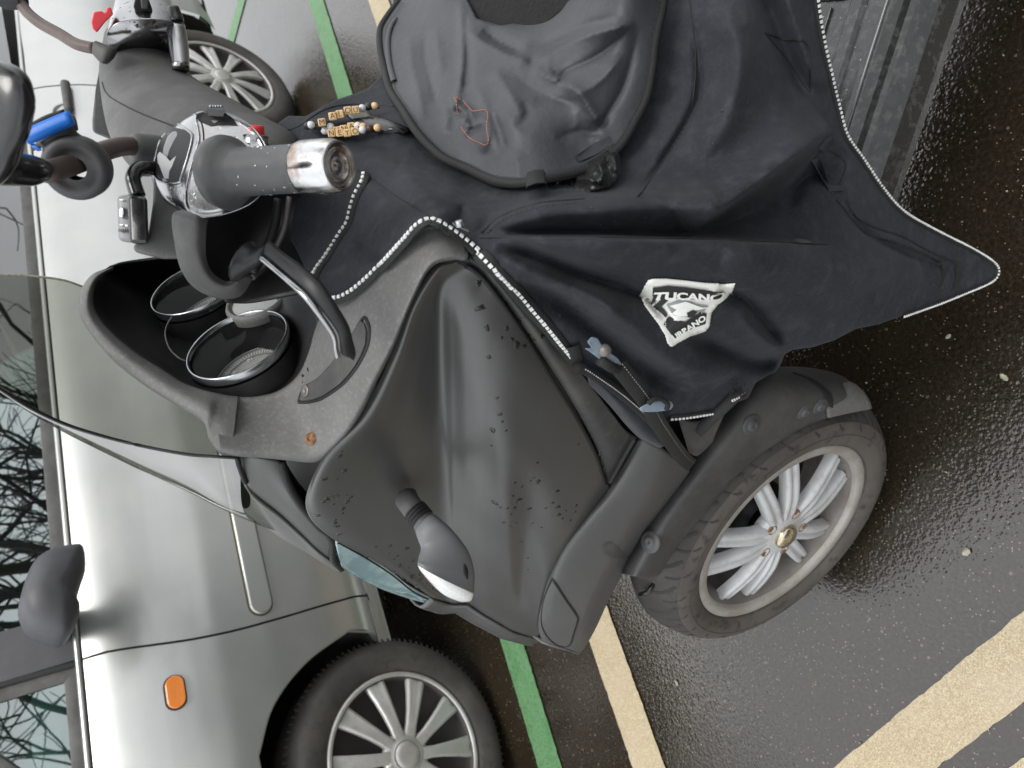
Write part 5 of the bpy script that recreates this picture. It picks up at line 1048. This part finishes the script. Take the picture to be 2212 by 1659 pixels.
# ---- dark band hem, strap and buckles along the shield
B2 = [(1235,797,.309),(1294,838,.306),(1354,920,.300),(1378,944,.300),(1406,960,.302),(1433,964,.309)]
rows = [[(1232,792,.316),(1262,806,.316),(1300,826,.315),(1345,858,.314),(1385,895,.314),(1420,930,.316),(1438,952,.318)],
        [(1232,798,.318),(1264,822,.318),(1300,850,.317),(1335,886,.314),(1362,918,.312),(1395,948,.313),(1425,962,.316)],
        [(1236,812,.31),(1268,838,.308),(1300,870,.304),(1328,900,.302),(1354,924,.301),(1380,946,.304),(1410,964,.309)]]
rows[1] = [(a, b, l) for a, b, l in rows[1]]
patch([[(1262,800,.320),(1300,824,.320),(1345,856,.320),(1388,893,.319),(1424,930,.319),(1440,955,.319)], [(1268,812,.324),(1306,842,.325),(1340,880,.322),(1372,918,.32),(1402,948,.32),(1434,964,.319)], [(1272,830,.316),(1308,866,.312),(1334,896,.309),(1356,922,.307),(1384,948,.309),(1424,968,.314)]], 16, 40, 'cover_corner', 'fabric_fold', cov, solid=.002)
C = W(catmull([(1236,797,.322),(1262,797,.325),(1300,821,.325),(1345,853,.325),(1388,890,.325),(1424,928,.325),(1442,955,.323)], 60)); Nv = np.array([nrm(CO - c) for c in C]); ribbon(C, Nv, .010, 'corner_binding', 'trim_tape', cov, thick=.0016)
m = MB(); Cq = C[10:]; teeth(Cq + Nv[10:] * .003, Nv[10:], .0032, .0015, .0016, m, .0003); tag(m.build('corner_stitches', 'reflective_white', cov, smooth=False), kind='stuff')
C = W(catmull([(1336,790,.345),(1362,823,.345),(1388,856,.344),(1404,880,.342),(1425,918,.336),(1452,958,.328),(1478,992,.315),(1496,1006,.305)], 60)); Nv = np.array([nrm(CO - c) for c in C])
ribbon(C, Nv, .0165, 'strap', 'trim_tape', cov, thick=.0012); m = MB(); s_ = np.cross(np.gradient(C, axis=0), Nv); s_ /= np.linalg.norm(s_, axis=1)[:, None]; teeth(C + Nv * .0016 + s_ * .0035 * (-1), Nv, .0042, .0009, .0017, m, .0003); tag(m.build('strap_stitches', 'stitch_white', cov, smooth=False), kind='stuff')
C, Nn = on(apron, [(1236,740),(1244,770),(1247,790)], .004); ribbon(C, Nn, .012, 'buckle_tab', 'trim_tape', cov, thick=.001)
bk = [(1268,738),(1278,727),(1291,730),(1300,745),(1318,762),(1336,775),(1341,786),(1334,800),(1312,786),(1300,780),(1285,768),(1262,752),(1278,752)]
Q = W([(x, y, .352) for x, y in bk]); d = nrm(Q.mean(0) - CO); prism(Q, d * .008, 'buckle', 'buckle_blue', cov, bevel=.002)
lathe(W([(1306,757,.3545)])[0], nrm(CO - Q.mean(0)), [(.0058, -.001), (.0052, .0012), (.0003, .0018)], 'buckle_button', 'dirty_steel', cov, seg=20)
Q = W([(x, y, .352) for x, y in [(1334,776),(1343,784),(1340,800),(1326,792)]]); prism(Q, d * .007, 'buckle_tip', 'buckle_blue', cov, bevel=.0015)
C = W([(1296,778,.353),(1318,792,.352),(1334,796,.35)]); tube(C, .005, 'buckle_webbing', 'trim_tape', cov, m=8)
Q = W([(x, y, .35) for x, y in [(1379,882),(1400,870),(1428,864),(1450,866),(1456,876),(1448,886),(1415,890),(1388,890)]]); prism(Q, nrm(Q.mean(0) - CO) * .007, 'strap_slider', 'buckle_blue', cov, bevel=.002)
C = W(catmull([(1400,872,.352),(1412,862,.352),(1428,862,.352),(1442,872,.352),(1440,884,.351)], 16)); tube(C, .0026, 'slider_webbing', 'trim_tape', cov, m=8)
C = W(catmull([(1506,936,.312),(1530,912,.322),(1560,884,.33),(1590,856,.335),(1606,845,.336)], 20)); Nv = np.array([nrm(CO - c) for c in C]); ribbon(C, Nv, .012, 'rear_strap', 'trim_tape', cov, thick=.0012)
m = MB(); teeth(C[8:] + Nv[8:] * .002 + CU * -.004, Nv[8:], .0035, .0008, .0018, m, .0003); m.build('strap_thread', 'stitch_orange', cov, smooth=False)
m = MB(); q = W([(1580,867,.338),(1592,861,.338),(1605,856,.338)]); teeth(q, np.tile(nrm(CO - q[0]), (3, 1)), .003, .003, .002, m); m.build('strap_teeth', 'reflective_white', cov, smooth=False)
m = MB()
for i in range(26):
    p = W([(1592 + RNG.normal(0, 6), 838 + RNG.normal(0, 9), .337)])[0]; tube([p, p + RNG.normal(0, .003, 3), p + RNG.normal(0, .004, 3)], .0003, mb=m, m=4)
tag(m.build('frayed_threads', 'fabric_fold', cov), kind='stuff')
patch([[(1470,905,.312),(1500,912,.312),(1530,905,.312),(1572,880,.316)], [(1474,930,.31),(1500,950,.308),(1525,958,.306),(1545,940,.308)], [(1490,980,.30),(1505,985,.298),(1520,975,.298),(1540,955,.30)]], 14, 20, 'shield_lower_tab', 'matte_trim', sco)

# ---- printed patch label
lab = [(1395,619),(1402,605),(1412,602),(1440,602),(1480,606),(1520,611),(1560,613),(1583,611),(1578,626),(1563,645),(1545,655),(1532,672),(1528,700),(1520,710),(1490,720),(1462,735),(1448,746),(1441,738),(1436,720),(1424,700),(1408,680),(1394,662),(1389,650),(1386,640)]
lp = resample(np.array(lab + lab[:1], float), 2.4)[:-1]; cc_ = lp.mean(0); scl = 1 + .008 * np.sin(np.arange(len(lp)) * 2.1); lp = cc_ + (lp - cc_) * scl[:, None] * 1.04
lb = cdecal(lp, apron, .0022, 'patch_label', 'label_white', 7, solid=.0012)
def ldec(P, off, m, step=7, name='label_print'): return cdecal(P, apron, off, name, m, step, parent=cov)
ldec([(1409,614),(1440,611),(1480,615),(1520,621),(1564,626),(1550,646),(1520,642),(1480,641),(1440,636),(1412,632)], .0036, 'label_black')
ldec([(1414,632),(1430,632),(1444,640),(1432,656),(1446,672),(1440,690),(1424,676),(1410,655)], .0036, 'label_black'); ldec([(1428,700),(1450,680),(1476,690),(1508,668),(1522,672),(1520,694),(1500,700),(1474,712),(1454,728),(1444,716)], .0036, 'label_black')
ldec([(1440,650),(1470,640),(1500,652),(1526,656),(1512,672),(1480,680),(1456,676)], .0036, 'label_grey'); ldec([(1446,652),(1476,645),(1512,658),(1530,657),(1498,664),(1462,664)], .0044, 'label_white')
ldec([(1458,662),(1478,660),(1492,668),(1478,677),(1462,676),(1452,670)], .0044, 'label_white'); ldec([(1478,668),(1492,662),(1500,666),(1492,678),(1480,678)], .0050, 'label_black')
for k in range(0): x = 1456 + k * 5.5; ldec([(x, 684 - k * 2), (x + 1.6, 683 - k * 2), (x + 4, 694 - k * 2), (x + 2, 695 - k * 2)], .0050, 'label_black')
def ltext(s, x0, y0, x1, y1, size, m, off=.0050, xs=1.0):
    cu = bpy.data.curves.new('t', 'FONT'); cu.body = s; cu.size = size; cu.align_x = 'LEFT'; cu.offset = .045 * size; ob = bpy.data.objects.new('t', cu); me = bpy.data.meshes.new_from_object(ob)
    V = np.array([tuple(v.co) for v in me.vertices]); F = [tuple(p.vertices) for p in me.polygons]; bpy.data.objects.remove(ob); L_ = V[:, 0].max(); d = np.array([x1 - x0, y1 - y0]); Ln = np.linalg.norm(d); d = d / Ln; up = np.array([d[1], -d[0]])
    P = np.array([x0, y0]) + d * V[:, :1] * (Ln / L_) + up * V[:, 1:2]; C, Nn = apron.at(P, off); mk('label_lettering', C, F, m, cov, smooth=False)
ltext('TUCANO', 1413, 636, 1554, 645, 21, 'label_white'); ltext('URBANO', 1449, 729, 1520, 682, 16, 'label_white'); ltext('URBAN', 1416, 655, 1428, 636, 6, 'label_white'); ltext('WWW', 1432, 708, 1438, 690, 7, 'label_white')
# white border squiggle marks
ldec([(1398,640),(1406,640),(1410,652),(1404,650)], .0036, 'label_grey', 5); ldec([(1404,662),(1414,668),(1418,678),(1410,672)], .0036, 'label_black', 5)

# ---- bead key chain
kc = empty('bead_key_chain', tuple(W([(700, 290, .05)])[0]), 'wooden letter bead key chain hanging on the leg cover by the ignition', 'key chain')
def bead(px, py, l, kind, ch=None):
    C, Nn = apron.at([(px, py)], .006 + l); c = C[0]; v = nrm(CO - c); d = np.linalg.norm(c - CO) ; R = 8.2 * (d * .93) / FP
    x = nrm(-CU * .97 + CR * .12); x = nrm(x - (x @ v) * v); y = np.cross(v, x)
    if kind == 'c':
        mb = MB(); box(mb, c, x * R, y * R, v * R * .9); o = mb.build('letter_bead', 'bead_wood', kc, bevel=R * .32, bseg=3)
        cu = bpy.data.curves.new('t', 'FONT'); cu.body = ch; cu.size = R * 1.9; cu.align_x = 'CENTER'; cu.align_y = 'CENTER'; ob = bpy.data.objects.new('t', cu); me = bpy.data.meshes.new_from_object(ob)
        V = np.array([tuple(q.co) for q in me.vertices]); F = [tuple(p.vertices) for p in me.polygons]; bpy.data.objects.remove(ob); mk('letter', c + V[:, :1] * x + V[:, 1:2] * y + v * R * .915, F, 'letter_ink', o, smooth=False)
    else:
        lathe(c, x, [(.0003, -R), (R * .5, -R * .87), (R * .87, -R * .5), (R, 0), (R * .87, R * .5), (R * .5, R * .87), (.0003, R)], 'round_bead', {'w': 'bead_white', 'k': 'bead_black', 'b': 'bead_brown', 'o': 'bead_wood'}[kind], kc, seg=20)
def zz(x, y): return 548.6 + x * .2728, y * .2728
for (x, y, k, ch) in ((560,985,'c','M'),(624,972,'c','A'),(688,968,'c','L'),(752,955,'c','O'),(815,952,'c','U'),(866,938,'w',0),(915,925,'k',0),(966,920,'o',0)): bead(*zz(x, y), .004, k, ch)
for (x, y, k, ch) in ((548,1033,'w',0),(612,1026,'c','L'),(678,1024,'c','U'),(738,1035,'c','N'),(798,1028,'c','A'),(850,1030,'w',0),(893,1040,'o',0)): bead(*zz(x, y), .001, k, ch)
for (x, y, k, ch) in ((478,1045,'k',0),(503,1018,'w',0),(592,1082,'w',0),(662,1072,'c','N'),(735,1085,'c','E'),(800,1082,'c','Y'),(862,1080,'c','O'),(918,1078,'w',0),(972,1074,'b',0),(1028,1070,'o',0)): bead(*zz(x, y), .006, k, ch)
for P in ([(669,285),(700,270),(760,258),(822,250)], [(669,285),(720,282),(780,284),(800,290)], [(669,285),(720,294),(780,294),(836,292)]): C, Nn = on(apron, P, .008); tube(C, .0009, 'bead_string', 'deep_black', kc, m=6)
P = [(745,246),(762,242),(785,240),(800,252),(850,268),(884,284),(888,290),(870,294),(820,290),(790,280),(760,262)]; V2, F = fill2d(P, 6); C, Nn = apron.at(V2, .003); F = facing(C, F); mk('leather_tab', C, F, 'black_gloss', kc, solid=.003)

# ================================================================== rain drops, litter
def drops(places, surf, name, mtr, parent, rmin, rmax, spread=0):
    m = MB()
    for x, y in places:
        c, nn = lay(surf, [(x, y)], 0.); c, nn = c[0], nn[0]; xx, yy, a = frame(nn); r = RNG.uniform(rmin, rmax); el = RNG.uniform(.8, 1.7); rot = RNG.uniform(0, 3.14); V = []; n = 12
        ex = math.cos(rot) * xx + math.sin(rot) * yy; ey = np.cross(nn, ex); w_r = [1 + RNG.normal(0, .18) for _ in range(n)]
        for q, h in ((1, 0.0001), (.92, .08), (.7, .15), (.38, .2)):
            for j in range(n): t = 2 * math.pi * j / n; V.append(c + (ex * el * math.cos(t) + ey * math.sin(t)) * r * q * w_r[j] + nn * r * h)
        V.append(c + nn * r * .21); F = grid_faces(4, n, False, True) + [(3 * n + j, 3 * n + (j + 1) % n, 4 * n) for j in range(n)]; m.add(V, F)
    return tag(m.build(name, mtr, parent), kind='stuff')
mat('wet_bead', (.012, .012, .012), .04, spec=.6)
def rnd(n, cx, cy, sx, sy): return [(cx + RNG.normal(0, sx), cy + RNG.normal(0, sy)) for _ in range(n)]
pl_ = [(1034,612),(1066,632),(1038,665),(1120,655),(1084,730),(1117,745),(1133,748),(1056,771),(1073,860),(1079,895),(1085,910),(1064,928),(1092,930),(1062,962),(1112,1043),(1127,1052),(1146,1038),(1108,1072),(1080,1096),(1096,1098),(1112,1098),(1104,1110),(1088,1128),(1115,1130),(1150,1130),(1125,1170),(1140,1205),(1140,1230),(1205,1095),(1215,1120),(1250,960)]
drops(pl_ + rnd(12, 1200, 1110, 30, 50) + rnd(26, 730, 1090, 22, 60) + rnd(18, 850, 1215, 60, 22) + rnd(5, 1110, 1110, 30, 30) + rnd(12, 1140, 700, 30, 22) + rnd(14, 900, 1260, 16, 20), B_fair, 'rain_drops', 'wet_bead', sco, .0012, .0032)
drops(rnd(34, 455, 882, 22, 12) + rnd(14, 640, 780, 60, 50) + rnd(16, 318, 845, 14, 10), B_dash, 'rain_drops', 'wet_bead', sco, .0008, .002)
drops(rnd(40, 1150, 690, 60, 60), B_rear, 'rain_drops', 'wet_bead', sco, .0008, .002)
drops(rnd(60, 460, 300, 45, 60) + rnd(40, 390, 430, 25, 30), B_sw, 'rain_drops', 'water_drop', sco, .0006, .0016)
drops(rnd(60, 320, 40, 35, 25), B_rh, 'rain_drops', 'water_drop', sco, .0006, .0014)
m = MB(); x, y, a = frame(gx)
for i in range(46):
    t = RNG.uniform(.02, .085); an = RNG.uniform(0, 6.28); nn = math.cos(an) * x + math.sin(an) * y; p = FLc + gx * t + nn * .0182; f = np.cross(gx, nn); r = RNG.uniform(.0004, .0012); V = []; n = 10
    for q, h in ((1, 0.), (.85, .35), (.5, .6)):
        for j in range(n): tt = 2 * math.pi * j / n; V.append(p + (gx * math.cos(tt) * 1.3 + f * math.sin(tt)) * r * q + nn * r * h)
    m.add(V, grid_faces(3, n, False, True) + [list(range(2 * n, 3 * n))])
tag(m.build('rain_drops', 'water_drop', sco), kind='stuff')
# windscreen specks
# litter on the asphalt
def leaf(px, py, L_, Wd, rot, mtr, label, name='dead_leaf', cat='leaf', group=None):
    L_ *= .78; Wd *= .8; c = ground([(px, py)], .0015)[0]; d = np.array([math.cos(rot), math.sin(rot), 0]); s = np.array([-d[1], d[0], 0]); V = []; n = 7
    for i in range(n):
        u = i / (n - 1) * 2 - 1; w = Wd * (1 - u * u) ** .6 * (.5) + .0003
        for v in (-1, 0, 1): V.append(c + d * u * L_ / 2 + s * v * w * RNG.uniform(.8, 1.15) + z0 * (.0012 * (1 - abs(v)) + .002 * abs(u) + RNG.uniform(0, .0008)))
    o = mk(name, V, grid_faces(n, 3), mtr, None, origin=c, solid=.0006); tag(o, label, cat, group)
leaf(1955, 376, .020, .007, 1.9, 'leaf_pale', 'small pale seed husk lying beside the running board')
leaf(1944, 328, .016, .003, 1.1, 'leaf_straw', 'thin straw-coloured splinter lying on a dark red leaf', 'splinter', 'splinter')
leaf(1932, 318, .034, .020, .3, 'leaf_red', 'dark red wet leaf pressed on the asphalt near the running board')
leaf(2170, 815, .018, .009, .8, 'leaf_pale', 'crumpled pale scrap at the right edge of the photo')
leaf(2050, 727, .012, .006, 2.2, 'leaf_pale', 'tiny pale scrap beside the hanging tip of the leg cover')
leaf(2088, 1192, .018, .013, 2.4, 'leaf_pale', 'curled pale leaf right of the scooter wheel')
leaf(1462, 1475, .016, .009, .6, 'leaf_pale', 'small white flake left of the wide diagonal stripe')
leaf(995, 1306, .020, .006, -.6, 'orange_bit', 'orange cigarette filter lying between the scooter nose and the car wheel', 'cigarette_end', 'cigarette end')
leaf(1905, 268, .010, .003, 1.0, 'orange_bit', 'thin orange sliver beside the running board', 'splinter', 'splinter')
m = MB()
for i in range(420):
    px, py = RNG.uniform(0, 2250), RNG.uniform(-50, 1700); c = ground([(px, py)], .001)[0]
    if np.linalg.norm(c) > 5: continue
    s = RNG.uniform(.0005, .0015); r = RNG.normal(0, 1, (3, 3)); q, _ = np.linalg.qr(r); box(m, c + z0 * s * .3, q[0] * s, q[1] * s * .8, q[2] * s * .6)
tag(m.build('grit', 'gravel', None, smooth=False), 'loose pale grit scattered over the asphalt', kind='stuff')

m = MB()
for i in range(420):
    t, q = RNG.uniform(-.1, .6), RNG.uniform(-.2, -.03); p = rbp(t, q, .006 if q < -.075 else .008); r = RNG.uniform(.0005, .0016); n = 8; V = [p + (ed * math.cos(2 * math.pi * j / n) + es * math.sin(2 * math.pi * j / n)) * r * w + SZ * r * h for w, h in ((1, 0), (.8, .4), (.3, .6)) for j in range(n)]
    m.add(V, grid_faces(3, n, False, True) + [list(range(2 * n, 3 * n))])
tag(m.build('rain_drops', 'water_drop', sco), kind='stuff')
